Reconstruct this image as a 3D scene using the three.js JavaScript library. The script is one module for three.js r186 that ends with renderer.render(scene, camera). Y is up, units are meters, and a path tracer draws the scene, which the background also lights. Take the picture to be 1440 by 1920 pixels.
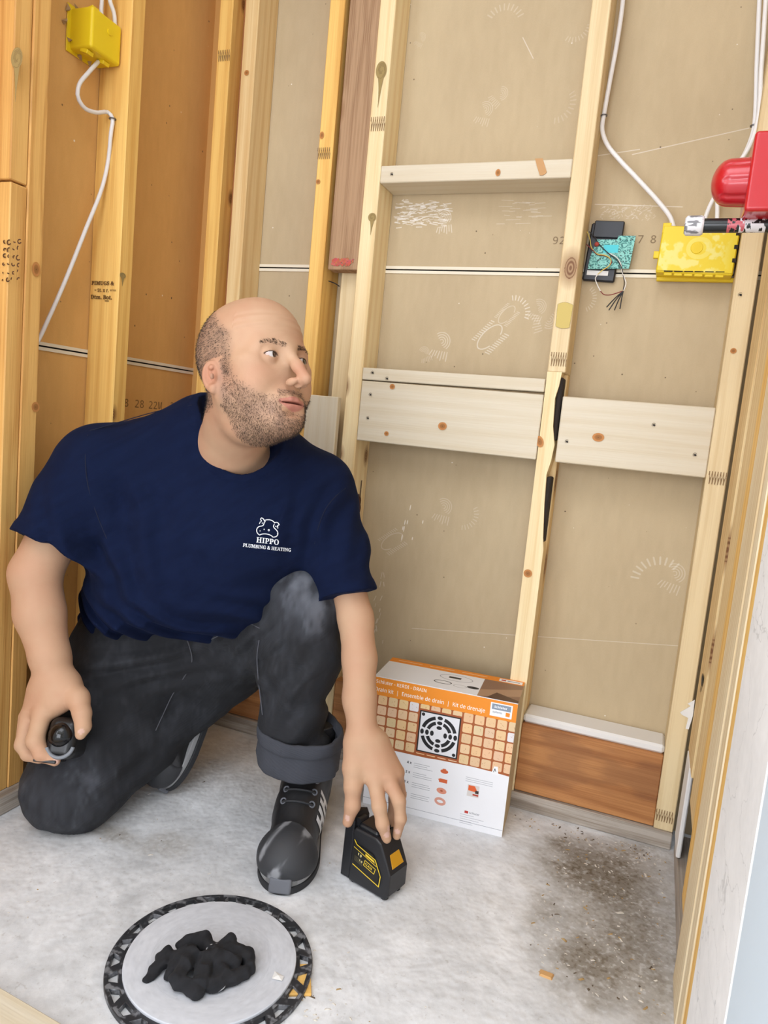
import * as THREE from 'three';
import { ConvexGeometry } from 'three/addons/geometries/ConvexGeometry.js';
import { RoundedBoxGeometry } from 'three/addons/geometries/RoundedBoxGeometry.js';
import { mergeGeometries, mergeVertices } from 'three/addons/utils/BufferGeometryUtils.js';
import { RectAreaLightUniformsLib } from 'three/addons/lights/RectAreaLightUniformsLib.js';

// ---------- camera, sky, lights, exposure ----------
const scene = new THREE.Scene();
const camera = new THREE.PerspectiveCamera(70.64, 0.75, 0.02, 60);
camera.position.set(0.7236, 0.8405, 1.5967);
camera.rotation.set(-0.121007, 0.358025, 0.095905, 'YXZ');
camera.updateMatrixWorld();
const renderer = new THREE.WebGLRenderer();
renderer.toneMapping = THREE.LinearToneMapping;
renderer.toneMappingExposure = 1.0;
renderer.shadowMap.enabled = true;
RectAreaLightUniformsLib.init();
scene.background = new THREE.Color(0.75, 0.85, 1.0);
const LIGHT = { panel: 2.3, panelGlow: 0.9, window: 5.6, side: 3.5 };

// ---------- small maths ----------
const V = (x, y, z) => new THREE.Vector3(x, y, z);
const FOC = 1354.78;
function rayDir(u, v) { return V((u - 720) / FOC, -(v - 960) / FOC, -1).applyQuaternion(camera.quaternion); }
function at(u, v, d) { return rayDir(u, v).multiplyScalar(d).add(camera.position); }
function onAxis(u, v, ax, val) { const r = rayDir(u, v), t = (val - camera.position[ax]) / r[ax]; return r.multiplyScalar(t).add(camera.position); }
const onZ = (u, v, z) => onAxis(u, v, 'z', z), onY = (u, v, y) => onAxis(u, v, 'y', y), onX = (u, v, x) => onAxis(u, v, 'x', x);
let seed = 7;
function rnd() { seed = (seed * 1664525 + 1013904223) >>> 0; return seed / 4294967296; }
const rr = (a, b) => a + (b - a) * rnd();
const clamp = (x, a = 0, b = 1) => Math.min(b, Math.max(a, x));
const mix = (a, b, t) => a + (b - a) * t;
const sstep = (a, b, x) => { const t = clamp((x - a) / (b - a)); return t * t * (3 - 2 * t); };
function hash2(x, y) { let h = (x * 374761393 + y * 668265263) | 0; h = Math.imul(h ^ (h >>> 13), 1274126177); return ((h ^ (h >>> 16)) >>> 0) / 4294967296; }
function vn(x, y) { const xi = Math.floor(x), yi = Math.floor(y), a = x - xi, b = y - yi, u = a * a * (3 - 2 * a), w = b * b * (3 - 2 * b); return mix(mix(hash2(xi, yi), hash2(xi + 1, yi), u), mix(hash2(xi, yi + 1), hash2(xi + 1, yi + 1), u), w); }
function fbm(x, y, o = 4) { let s = 0, a = 0.5, n = 0; for (let i = 0; i < o; i++) { s += a * vn(x, y); n += a; x = x * 2.03 + 17.1; y = y * 2.03 + 9.7; a *= 0.5; } return s / n; }
function hash3(x, y, z) { return hash2((x * 73 + z * 15731) | 0, (y * 91 + z * 789221) | 0); }
function vn3(x, y, z) { const xi = Math.floor(x), yi = Math.floor(y), zi = Math.floor(z), a = x - xi, b = y - yi, c = z - zi, u = a * a * (3 - 2 * a), w = b * b * (3 - 2 * b), q = c * c * (3 - 2 * c);
  const f = k => mix(mix(hash3(xi, yi, zi + k), hash3(xi + 1, yi, zi + k), u), mix(hash3(xi, yi + 1, zi + k), hash3(xi + 1, yi + 1, zi + k), u), w); return mix(f(0), f(1), q); }

// ---------- textures ----------
function dataTex(w, h, fn, srgb = true) {
  const d = new Uint8Array(w * h * 4);
  for (let y = 0; y < h; y++) for (let x = 0; x < w; x++) { const c = fn(x, y), i = (y * w + x) * 4; d[i] = clamp(c[0], 0, 255); d[i + 1] = clamp(c[1], 0, 255); d[i + 2] = clamp(c[2], 0, 255); d[i + 3] = c[3] === undefined ? 255 : clamp(c[3], 0, 255); }
  const t = new THREE.DataTexture(d, w, h); t.magFilter = THREE.LinearFilter; t.minFilter = THREE.LinearFilter;
  t.wrapS = t.wrapT = THREE.MirroredRepeatWrapping; if (srgb) t.colorSpace = THREE.SRGBColorSpace; t.needsUpdate = true; return t;
}
function canvasTex(w, h, draw) {
  const c = document.createElement('canvas'); c.width = w; c.height = h; draw(c.getContext('2d'), w, h);
  const t = new THREE.CanvasTexture(c); t.colorSpace = THREE.SRGBColorSpace; return t;
}
const std = (o) => new THREE.MeshStandardMaterial({ roughness: 0.8, ...o });
const col = (r, g, b) => new THREE.Color().setRGB(r / 255, g / 255, b / 255, THREE.SRGBColorSpace);

// wood: u covers 0.256 m across the grain, v 1.024 m along it
function woodTex(id, light, dark, { contrast = 1, knots = 2, rings = 26, streak = 0.5, blotch = 0, blotchCol = [90, 60, 40] } = {}) {
  const W = 384, H = 768, kn = [];
  const s0 = seed; seed = 1000 + id * 77; for (let i = 0; i < knots; i++) kn.push([rr(0.1, 0.9), rr(0.05, 0.95), rr(0.012, 0.026)]); const wob = rr(0, 50); seed = s0;
  return dataTex(W, H, (px, py) => {
    const x = px / W, y = py / H; let kd = 9, warp = 0;
    for (const [kx, ky, kr] of kn) { const dx = (x - kx) * 0.256, dy = (y - ky) * 1.024 * 0.55, r = Math.hypot(dx, dy) / (kr * 0.5); kd = Math.min(kd, r); warp += 0.05 * Math.exp(-r * r * 0.12) * Math.sign(dx || 1); }
    const rr1 = (x + warp) * rings + 2.2 * fbm(x * 3 + wob, y * 2.0 + wob, 3) * 2 + 0.4 * fbm(x * 40, y * 5, 2);
    let g = 0.5 + 0.5 * Math.sin(rr1 * 2.1); g = Math.pow(g, 2.2) * 0.55;
    const fine = fbm(x * 150 + wob, y * 9, 3) - 0.5, broad = fbm(x * 5 + wob, y * 2.5, 3) - 0.5;
    let t = clamp((g * 0.55 + fine * streak + broad * 0.7 + 0.1) * contrast);
    let c = [0, 1, 2].map(i => mix(light[i], dark[i], t));
    if (kd < 2.2) { const kk = kd < 1 ? 0.75 + 0.25 * Math.sin(kd * 14) : Math.max(0, 1 - (kd - 1) / 1.2) * 0.45; c = [0, 1, 2].map(i => mix(c[i], [96, 52, 22][i], kk * 0.85)); }
    if (blotch) { const b = sstep(0.55, 0.75, fbm(x * 6 + 31 + wob, y * 8 + 5, 4)) * blotch; c = [0, 1, 2].map(i => mix(c[i], blotchCol[i], b)); }
    return c;
  });
}
const woodBump = dataTex(256, 512, (x, y) => { const v = 128 + 110 * (fbm(x * 0.6, y * 0.03, 3) - 0.5) + 60 * (fbm(x * 0.15, y * 0.02, 2) - 0.5); return [v, v, v]; }, false);
function woodMat(id, l, d, o = {}) { return std({ map: woodTex(id, l, d, o), roughness: o.rough ?? 0.62, bumpMap: woodBump, bumpScale: o.bump ?? 0.0006 }); }
const M = {};
M.pine = woodMat(1, [248, 228, 182], [222, 186, 128], { knots: 1 });
M.pine2 = woodMat(2, [238, 210, 156], [204, 158, 96], { knots: 2 });
M.amber = woodMat(3, [246, 202, 116], [208, 146, 66], { knots: 2 });
M.amber2 = woodMat(4, [230, 180, 104], [182, 122, 56], { knots: 3, contrast: 1.2 });
M.pale = woodMat(5, [220, 209, 186], [204, 185, 150], { knots: 0, contrast: 0.8 });
M.tan = woodMat(6, [232, 210, 166], [204, 174, 124], { knots: 1 });
M.old = woodMat(7, [180, 146, 112], [132, 98, 70], { knots: 2, contrast: 1.3, streak: 0.9, rough: 0.85 });
M.fir = woodMat(8, [200, 140, 84], [146, 88, 44], { knots: 2, contrast: 1.25, rings: 18, blotch: 0.35, blotchCol: [120, 78, 48] });
M.grey = woodMat(9, [186, 176, 164], [134, 120, 104], { knots: 0, contrast: 1.2, streak: 0.9, blotch: 0.4, blotchCol: [110, 98, 86], rough: 0.95 });
M.cream = woodMat(10, [238, 222, 188], [206, 172, 118], { knots: 0, rings: 40, streak: 0.8 });
M.char = std({ color: col(46, 38, 32), roughness: 0.95 });
M.chalk = std({ color: col(236, 234, 230), roughness: 0.95 });
M.black = std({ color: col(24, 24, 26), roughness: 0.55 });

// ---------- builders ----------
const taken = {};
function numbered(n) { const k = taken[n] = (taken[n] ?? -1) + 1; return k ? n + '_' + String(k).padStart(3, '0') : n; }
function mesh(name, geo, mat, parent, label) { const m = new THREE.Mesh(geo, mat); m.name = parent ? name : numbered(name); m.castShadow = m.receiveShadow = true; (parent ?? scene).add(m); if (label) m.userData.label = label; return m; }
function thing(name, label, category, pos = [0, 0, 0], turn = 0, group) { const g = new THREE.Group(); g.name = numbered(name); g.position.set(...pos); g.rotation.y = turn; g.userData = { label, category }; if (group) g.userData.group = group; scene.add(g); return g; }
function structure(name, label) { const g = new THREE.Group(); g.name = name; g.userData = { kind: 'structure' }; if (label) { g.userData.label = label; g.userData.category = 'wall'; } scene.add(g); return g; }
function boxUV(geo, g = 'y', ou = rr(0, 4), ov = rr(0, 4), su = 0.256, sv = 1.024) {
  const p = geo.attributes.position, n = geo.attributes.normal, uv = new Float32Array(p.count * 2), gi = 'xyz'.indexOf(g);
  for (let i = 0; i < p.count; i += 3) {
    const nx = Math.abs(n.getX(i)), ny = Math.abs(n.getY(i)), nz = Math.abs(n.getZ(i)); const ni = nx > ny && nx > nz ? 0 : ny > nz ? 1 : 2;
    for (let k = i; k < i + 3; k++) { const c = [p.getX(k), p.getY(k), p.getZ(k)]; let u, v;
      if (ni === gi) { const o = [0, 1, 2].filter(q => q !== gi); u = c[o[0]] / su; v = c[o[1]] / su; } else { v = c[gi] / sv; u = c[[0, 1, 2].find(q => q !== gi && q !== ni)] / su + ni * 0.37; }
      uv[k * 2] = u + ou; uv[k * 2 + 1] = v + ov; }
  }
  geo.setAttribute('uv', new THREE.BufferAttribute(uv, 2)); return geo;
}
function chamBox(sx, sy, sz, c = 0.0018, grain = 'y') {
  const x = sx / 2, y = sy / 2, z = sz / 2, P = []; c = Math.min(c, x * 0.5, y * 0.5, z * 0.5);
  for (const a of [-1, 1]) for (const b of [-1, 1]) for (const d of [-1, 1]) P.push(V(a * x, b * (y - c), d * (z - c)), V(a * (x - c), b * y, d * (z - c)), V(a * (x - c), b * (y - c), d * z));
  return boxUV(new ConvexGeometry(P), grain);
}
// a board between two corner coordinates
function board(name, a, b, mat, parent, { grain = 'y', c = 0.0018, label } = {}) {
  const g = chamBox(Math.abs(b[0] - a[0]), Math.abs(b[1] - a[1]), Math.abs(b[2] - a[2]), c, grain);
  const m = mesh(name, g, mat, parent, label); m.position.set((a[0] + b[0]) / 2, (a[1] + b[1]) / 2, (a[2] + b[2]) / 2); return m;
}
function plainBox(sx, sy, sz) { return new THREE.BoxGeometry(sx, sy, sz); }
function tube(points, r, seg = 48, rad = 8) { return new THREE.TubeGeometry(new THREE.CatmullRomCurve3(points), seg, r, rad); }
// ================= THE SETTING =================
const ZD = -0.089, XL = -0.42, XLD = -0.50, XR = 0.852, TOP = 2.45;
// --- light fittings and openings of the room behind the camera ---
{
  const p = thing('ceiling_panel_light', 'flat white square ceiling panel lamp above the doorway', 'lamp', [0.25, 2.43, 1.75]);
  mesh('frame', plainBox(1.26, 0.03, 1.26), M.chalk, p);
  const d = mesh('diffuser', plainBox(1.2, 0.004, 1.2), std({ color: 0xffffff, emissive: 0xf6f8ff, emissiveIntensity: LIGHT.panelGlow }), p); d.position.y = -0.017;
  const l = new THREE.RectAreaLight(0xf2f6ff, LIGHT.panel, 1.2, 1.2); l.position.set(0.25, 2.405, 1.75); l.lookAt(0.25, 0, 1.75); scene.add(l);
}
const wallPaint = std({ color: col(226, 224, 218), roughness: 0.9 });
{
  const w = structure('wall_near'); // far behind the camera, with the window opening
  for (const [a, b] of [[[-0.6, 0, 3.9], [-0.35, TOP, 4.0]], [[1.55, 0, 3.9], [2.7, TOP, 4.0]], [[-0.35, 0, 3.9], [1.55, 0.08, 4.0]], [[-0.35, 2.0, 3.9], [1.55, TOP, 4.0]]]) board('wall_panel', a, b, wallPaint, w, { c: 0.0005 });
  const win = structure('window_1');
  for (const [a, b] of [[[-0.35, 0.08, 3.92], [-0.30, 2.0, 3.98]], [[1.50, 0.08, 3.92], [1.55, 2.0, 3.98]], [[-0.30, 0.08, 3.92], [1.50, 0.13, 3.98]], [[-0.30, 1.95, 3.92], [1.50, 2.0, 3.98]], [[0.575, 0.13, 3.93], [0.625, 1.95, 3.97]]]) board('window_frame', a, b, M.chalk, win);
  const pane = mesh('pane', plainBox(1.8, 1.82, 0.004), new THREE.MeshPhysicalMaterial({ transmission: 1, thickness: 0, roughness: 0, color: 0xffffff }), win); pane.position.set(0.6, 1.04, 3.95);
  const l = new THREE.RectAreaLight(0xf4f7ff, LIGHT.window, 1.8, 1.82); l.position.set(0.6, 1.04, 3.90); l.lookAt(0.6, 1.04, 0); scene.add(l);
  const rw = structure('wall_room'); board('wall_panel', [2.6, 0, 1.35], [2.7, TOP, 3.9], wallPaint, rw); board('wall_panel', [0.97, 0, 1.25], [2.7, TOP, 1.35], wallPaint, rw);
  const cl = mesh('ceiling', plainBox(3.4, 0.1, 4.4), std({ color: col(236, 234, 228), roughness: 0.95 })); cl.position.set(1.05, TOP + 0.05, 1.85); cl.userData.kind = 'structure';
}
// --- floor: rough pale concrete, wet and dirty by the right wall ---
{
  const S = 1536, X0 = -0.65, Z0 = -0.25, L = 1.75; // textured patch spans L metres
  const stains = [[0.69, 0.125, 0.10, 0.075, 0.62], [0.725, 0.19, 0.10, 0.07, 0.60], [0.79, 0.36, 0.10, 0.16, 0.40], [0.715, 0.435, 0.065, 0.05, 0.62], [0.75, 0.28, 0.17, 0.26, 0.42], [0.80, 0.10, 0.08, 0.12, 0.35], [-0.17, 0.53, 0.07, 0.03, 0.35], [-0.06, 0.50, 0.05, 0.05, 0.25]];
  const tex = dataTex(S, S, (px, py) => {
    const x = X0 + px / S * L, z = Z0 + py / S * L;
    const a = fbm(x * 9 + 3, z * 9, 6) - 0.5, b = fbm(x * 60, z * 60 + 8, 3) - 0.5, f = hash2(px, py) - 0.5;
    const swirl = fbm(x * 22 + 6 * fbm(x * 5, z * 5, 2), z * 22 + 6 * fbm(x * 5 + 9, z * 5 + 4, 2), 3) - 0.5;
    let v = 222 + a * 44 + b * 20 + swirl * 30 + f * 7; let c = [v, v * 1.0 + 1, v * 1.005 + 1];
    let s = 0; for (const [sx, sz, rx, rz, k] of stains) { const q = Math.hypot((x - sx) / rx, (z - sz) / rz) + (fbm(x * 20 + sx * 50, z * 20, 5) - 0.5) * 1.3; s = 1 - (1 - s) * (1 - k * sstep(1.3, 0.25, q)); } s = Math.min(s, 0.92);
    const grit = fbm(x * 170, z * 170, 3); if (s > 0.05) s *= 1 - 0.45 * sstep(0.60, 0.76, grit) + 0.3 * sstep(0.42, 0.30, grit); else if (grit > 0.79) s = 0.14;
    c = [mix(c[0], 122, s), mix(c[1], 112, s), mix(c[2], 98, s)];
    return c;
  });
  const bump = dataTex(768, 768, (px, py) => { const x = px / 768 * L, z = py / 768 * L; const v = 128 + 150 * (fbm(x * 34 + 7 * fbm(x * 7, z * 7, 2), z * 20, 4) - 0.5) + 90 * (fbm(x * 110, z * 110, 2) - 0.5); return [v, v, v]; }, false);
  const g = new THREE.PlaneGeometry(3.4, 4.4, 1, 1).rotateX(-Math.PI / 2).translate(1.05, 0, 1.85), bx = new THREE.BoxGeometry(3.4, 0.1, 4.4);
  bx.translate(1.05, -0.05, 1.85);
  const p = bx.attributes.position, uv = bx.attributes.uv; for (let i = 0; i < p.count; i++) uv.setXY(i, (p.getX(i) - X0) / L, (p.getZ(i) - Z0) / L);
  const fl = mesh('floor', bx, std({ map: tex, bumpMap: bump, bumpScale: 0.0034, roughness: 0.85 })); fl.userData.kind = 'structure';
}
// --- drywall ---
function bootPrint(c, x, y, s, ang, a, kind) {
  c.save(); c.translate(x, y); c.rotate(ang); c.scale(s, s); c.strokeStyle = `rgba(240,235,226,${a * 0.75})`; c.lineCap = 'round';
  if (kind === 'heel') { for (let i = 0; i < 4; i++) { c.lineWidth = 2.2; c.beginPath(); c.arc(0, 0, 5 + i * 6, -2.6 + i * 0.1, 1.4 - i * 0.2); c.stroke(); }
    for (let i = -3; i < 4; i++) { c.lineWidth = 2.6; c.beginPath(); c.moveTo(i * 7, 26); c.lineTo(i * 8 - 3, 44 + (i % 2) * 5); c.stroke(); } }
  if (kind === 'sole') { c.lineWidth = 2.6; c.beginPath(); c.ellipse(0, 0, 17, 36, 0, 0.4, 5.6); c.stroke(); for (let i = -5; i < 6; i++) { c.lineWidth = 2.4; c.beginPath(); c.moveTo(19, i * 6); c.lineTo(29, i * 6 - 4); c.moveTo(-19, i * 6); c.lineTo(-26, i * 6 + 3); c.stroke(); } }
  if (kind === 'edge') for (let i = 0; i < 10; i++) { c.lineWidth = 3; c.beginPath(); const t = -1.2 + i * 0.24; c.moveTo(Math.cos(t) * 30, Math.sin(t) * 34); c.lineTo(Math.cos(t) * 42, Math.sin(t) * 46); c.stroke(); }
  c.restore();
}
function drywallTex(w, h, x0, y0, lx, ly, draw, base) {
  return canvasTex(w, h, (c) => {
    const im = c.createImageData(w, h), d = im.data;
    for (let py = 0; py < h; py++) for (let px = 0; px < w; px++) { const x = x0 + px / w * lx, y = y0 + (1 - py / h) * ly, n = (fbm(x * 4 + 9, y * 4, 4) - 0.5) * 16 + (fbm(x * 90, y * 25, 2) - 0.5) * 7 + (hash2(px, py) - 0.5) * 4; const i = (py * w + px) * 4; d[i] = base[0] + n; d[i + 1] = base[1] + n; d[i + 2] = base[2] + n * 0.9; d[i + 3] = 255; }
    c.putImageData(im, 0, 0);
    const T = (p) => [(p[0] - x0) / lx * w, (1 - (p[1] - y0) / ly) * h];
    for (let i = 0; i < 90; i++) { c.fillStyle = i % 3 ? 'rgba(60,46,34,0.8)' : 'rgba(250,246,240,0.9)'; const q = [rnd() * w, rnd() * h]; c.beginPath(); c.arc(q[0], q[1], rr(0.6, 1.7), 0, 7); c.fill(); }
    draw(c, T, w / lx);
  });
}
function panelGeo(a, b, ax) { // thin sheet with 0..1 uv over its big face
  const g = new THREE.BoxGeometry(Math.abs(b[0] - a[0]), b[1] - a[1], Math.abs(b[2] - a[2])); const p = g.attributes.position, uv = g.attributes.uv, sx = ax === 'x' ? Math.abs(b[0] - a[0]) : Math.abs(b[2] - a[2]);
  for (let i = 0; i < p.count; i++) uv.setXY(i, ax === 'x' ? p.getX(i) / sx + 0.5 : 0.5 - p.getZ(i) / sx, p.getY(i) / (b[1] - a[1]) + 0.5); return g;
}
const wallBack = structure('wall_back');
const paperEdge = std({ color: col(236, 226, 204), roughness: 0.8 });
{
  const B = [194, 174, 140];
  const wp = (u, v) => { const q = onZ(u, v, ZD); return [q.x, q.y]; };
  const seamY = 1.212;
  const low = drywallTex(1600, 1330, -0.55, 0.0, 1.45, seamY - 0.004, (c, T, k) => {
    const P = (u, v, s, a, al, kind) => { const q = T(wp(u, v)); bootPrint(c, q[0], q[1], s, a, al, kind); };
    P(828, 640, 1.0, 0.1, 0.6, 'heel'); P(795, 660, 0.6, -0.5, 0.45, 'heel'); P(918, 632, 1.1, 0.75, 0.7, 'sole'); P(965, 585, 0.9, -0.6, 0.75, 'edge'); P(950, 590, 0.75, 0.7, 0.55, 'sole'); P(1010, 575, 0.8, 0.3, 0.4, 'heel'); P(1030, 600, 0.9, 1.2, 0.4, 'heel');
    P(832, 950, 0.95, 0.1, 0.4, 'heel'); P(870, 965, 0.9, 0.6, 0.35, 'edge'); P(735, 1015, 1.0, 0.9, 0.45, 'sole'); P(1265, 1075, 1.0, 0.2, 0.45, 'heel'); P(1235, 1090, 1.4, -1.9, 0.5, 'edge'); P(1095, 560, 0.7, 0.2, 0.5, 'edge');
    c.strokeStyle = 'rgba(240,236,228,0.5)'; c.lineWidth = 1.5; let q = T(wp(772, 1178)), r = T(wp(1273, 1211)); c.beginPath(); c.moveTo(q[0], q[1]); c.lineTo(r[0], r[1]); c.stroke();
    for (let i = 0; i < 14; i++) { const s = T(wp(rr(700, 720), rr(1070, 1220))); c.lineWidth = rr(1, 2.5); c.strokeStyle = 'rgba(246,242,236,0.55)'; c.beginPath(); c.moveTo(s[0], s[1]); c.lineTo(s[0] + rr(-6, 6), s[1] + rr(8, 20)); c.stroke(); }
    for (let i = 0; i < 8; i++) { const s = T(wp(rr(745, 800), rr(950, 1010))); c.fillStyle = 'rgba(250,246,238,0.75)'; c.beginPath(); c.ellipse(s[0], s[1], 1.5, rr(3, 9), 0.1, 0, 7); c.fill(); }
  }, B);
  const up = drywallTex(1600, 1330, -0.55, seamY + 0.004, 1.45, 1.205, (c, T) => {
    const P = (u, v, s, a, al, kind) => { const q = T(wp(u, v)); bootPrint(c, q[0], q[1], s, a, al, kind); };
    P(910, 205, 0.8, 0.2, 0.4, 'heel'); P(940, 175, 0.7, 0.7, 0.4, 'heel'); P(1045, 195, 1.0, 0.6, 0.25, 'edge'); P(945, 45, 1.1, -1.4, 0.35, 'edge'); P(790, 70, 0.5, 0.4, 0.3, 'heel'); P(1080, 50, 0.8, 1.2, 0.35, 'edge');
    P(832, 408, 0.85, -0.2, 0.75, 'heel');
    c.strokeStyle = 'rgba(246,243,240,0.6)'; for (let i = 0; i < 150; i++) { const s = T(wp(rr(738, 835), 375 + rr(0, 45) + rr(0, 10))); c.lineWidth = rr(1, 3); c.beginPath(); c.moveTo(s[0], s[1]); c.lineTo(s[0] + rr(4, 26), s[1] + rr(-5, 5)); c.stroke(); }
    for (let i = 0; i < 26; i++) { const s = T(wp(rr(930, 1010), rr(375, 420))); c.lineWidth = 1.2; c.strokeStyle = 'rgba(246,243,240,0.4)'; c.beginPath(); c.moveTo(s[0], s[1]); c.lineTo(s[0] + rr(10, 40), s[1] + rr(-2, 2)); c.stroke(); }
    c.strokeStyle = 'rgba(246,243,240,0.3)'; for (let i = 0; i < 90; i++) { const s = T(wp(rr(1125, 1225), rr(385, 412))); c.lineWidth = 1.5; c.beginPath(); c.moveTo(s[0], s[1]); c.lineTo(s[0] + rr(-6, 12), s[1] + rr(-6, 6)); c.stroke(); }
    c.strokeStyle = 'rgba(246,243,240,0.5)'; c.lineWidth = 2; for (const [a, b] of [[[1185, 290], [1405, 240]], [[1120, 292], [1200, 280]], [[1115, 383], [1280, 388]], [[980, 70], [1000, 110]]]) { const q = T(wp(...a)), r = T(wp(...b)); c.beginPath(); c.moveTo(q[0], q[1]); c.lineTo(r[0], r[1]); c.stroke(); }
    c.fillStyle = 'rgba(92,72,52,0.75)'; c.font = '26px sans-serif'; for (const [t, u, v] of [['9', 1035, 458], ['2', 1048, 458], ['7', 1194, 456], ['8', 1218, 456]]) { const q = T(wp(u, v)); c.fillText(t, q[0], q[1]); }
  }, B);
  const m1 = mesh('drywall_panel', panelGeo([-0.55, 0, 0], [0.9, seamY - 0.004, 0.013], 'x'), std({ map: low, roughness: 0.9 }), wallBack, 'tan paper backed drywall sheet below the seam'); m1.position.set(0.175, (seamY - 0.004) / 2, ZD - 0.0065);
  const m2 = mesh('drywall_panel', panelGeo([-0.55, 0, 0], [0.9, 1.205, 0.013], 'x'), std({ map: up, roughness: 0.9 }), wallBack, 'tan paper backed drywall sheet above the seam'); m2.position.set(0.175, seamY + 0.004 + 0.6025, ZD - 0.0065);
  for (const y of [seamY + 0.005, seamY - 0.0052]) { const e = mesh('seam_tape', plainBox(1.45, 0.0068, 0.003), paperEdge, wallBack); e.position.set(0.175, y, ZD + 0.0012); }
  board('back_sheathing', [-0.6, 0, ZD - 0.06], [0.95, TOP, ZD - 0.02], M.black, wallBack);
  // studs
  const sb = 0.038;
  const stud = (x0, x1, mat, y0 = sb, y1 = TOP, z0 = ZD + 0.0004, z1 = 0, label) => board('stud', [x0, y0, z0], [x1, y1, z1], mat, wallBack, { label });
  stud(-0.427, -0.389, M.amber); stud(-0.354, -0.316, M.pine2); stud(-0.126, -0.088, M.amber);
  stud(0, 0.038, M.pine); stud(0.81, 0.849, M.tan);
  // the second right stud is chewed open on its right edge: whole above, notched below
  stud(0.469, 0.507, M.tan, 0.985);
  {
    const notch = [[0.469, sb], [0.507, sb], [0.507, 0.60], [0.503, 0.625], [0.497, 0.70], [0.494, 0.765], [0.500, 0.795], [0.503, 0.83], [0.495, 0.87], [0.492, 0.93], [0.497, 0.955], [0.500, 0.985], [0.469, 0.985]];
    const s = new THREE.Shape(notch.map(q => new THREE.Vector2(q[0], q[1])));
    const g = boxUV(new THREE.ExtrudeGeometry(s, { depth: 0.045, bevelEnabled: false }).toNonIndexed(), 'y'); g.translate(0, 0, -0.045); mesh('stud', g, M.pine, wallBack, 'splintered lower stud with a chewed right edge');
    board('stud', [0.469, sb, ZD + 0.0004], [0.507, 0.985, -0.0452], M.pine2, wallBack);
    for (const [y0, y1] of [[0.605, 0.76], [0.84, 0.975]]) board('burnt_edge', [0.494, y0, -0.044], [0.5045, y1, -0.006], M.char, wallBack, { c: 0.004, label: 'black charred wood in the notch' });
  }
  // plates and lower boards
  board('bottom_plate', [-0.42, 0, ZD + 0.0004], [0.849, sb - 0.0002, 0.004], M.grey, wallBack, { grain: 'x' });
  board('lower_board', [0.5075, sb + 0.001, -0.034], [0.8095, 0.198, -0.004], M.fir, wallBack, { grain: 'x' });
  board('plaster_ledge', [0.5075, 0.1985, ZD + 0.001], [0.8095, 0.218, -0.012], M.chalk, wallBack, { c: 0.005 });
  board('lower_board', [0.0385, sb + 0.001, -0.034], [0.4685, 0.198, -0.004], M.fir, wallBack, { grain: 'x' });
  board('lower_board', [-0.315, sb + 0.001, -0.034], [-0.1265, 0.198, -0.004], M.fir, wallBack, { grain: 'x' });
  board('lower_board', [-0.0875, sb + 0.001, -0.034], [-0.0005, 0.198, -0.004], M.fir, wallBack, { grain: 'x' });
  // blocking
  board('blocking', [0.0385, 1.385, ZD + 0.001], [0.4685, 1.423, 0.0], M.pale, wallBack, { grain: 'x', label: 'short new pine block between two studs, the topmost' });
  const tilt = (m, a) => { m.rotation.z = a; return m; };
  tilt(board('blocking', [0.0395, 0.940, -0.038], [0.4675, 0.968, 0.003], M.pale, wallBack, { grain: 'x', label: 'narrow pale block on top of the wide one' }), 0.004);
  tilt(board('blocking', [0.0395, 0.795, -0.038], [0.4675, 0.936, 0.002], M.pale, wallBack, { grain: 'x', label: 'wide pale pine block left of the chewed stud' }), -0.003);
  board('blocking', [0.5085, 0.794, -0.038], [0.8095, 0.935, 0.002], M.pale, wallBack, { grain: 'x', label: 'wide pale pine block right of the chewed stud' });
  // boards between the left studs
  tilt(board('old_board', [-0.0785, 1.192, -0.044], [-0.001, TOP, -0.006], M.old, wallBack, { label: 'weathered grey brown board with a reddened lower end' }), 0.0);
  board('filler_board', [-0.060, 0.2, -0.075], [-0.001, 1.30, -0.046], M.tan, wallBack);
  board('filler_board', [-0.094, 0.2, 0.001], [-0.0095, 0.893, 0.020], M.pale, wallBack, { label: 'pale offcut board standing against the stud' });
  board('filler_board', [-0.3885, sb, -0.07], [-0.3545, TOP, -0.046], M.fir, wallBack);
}
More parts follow.
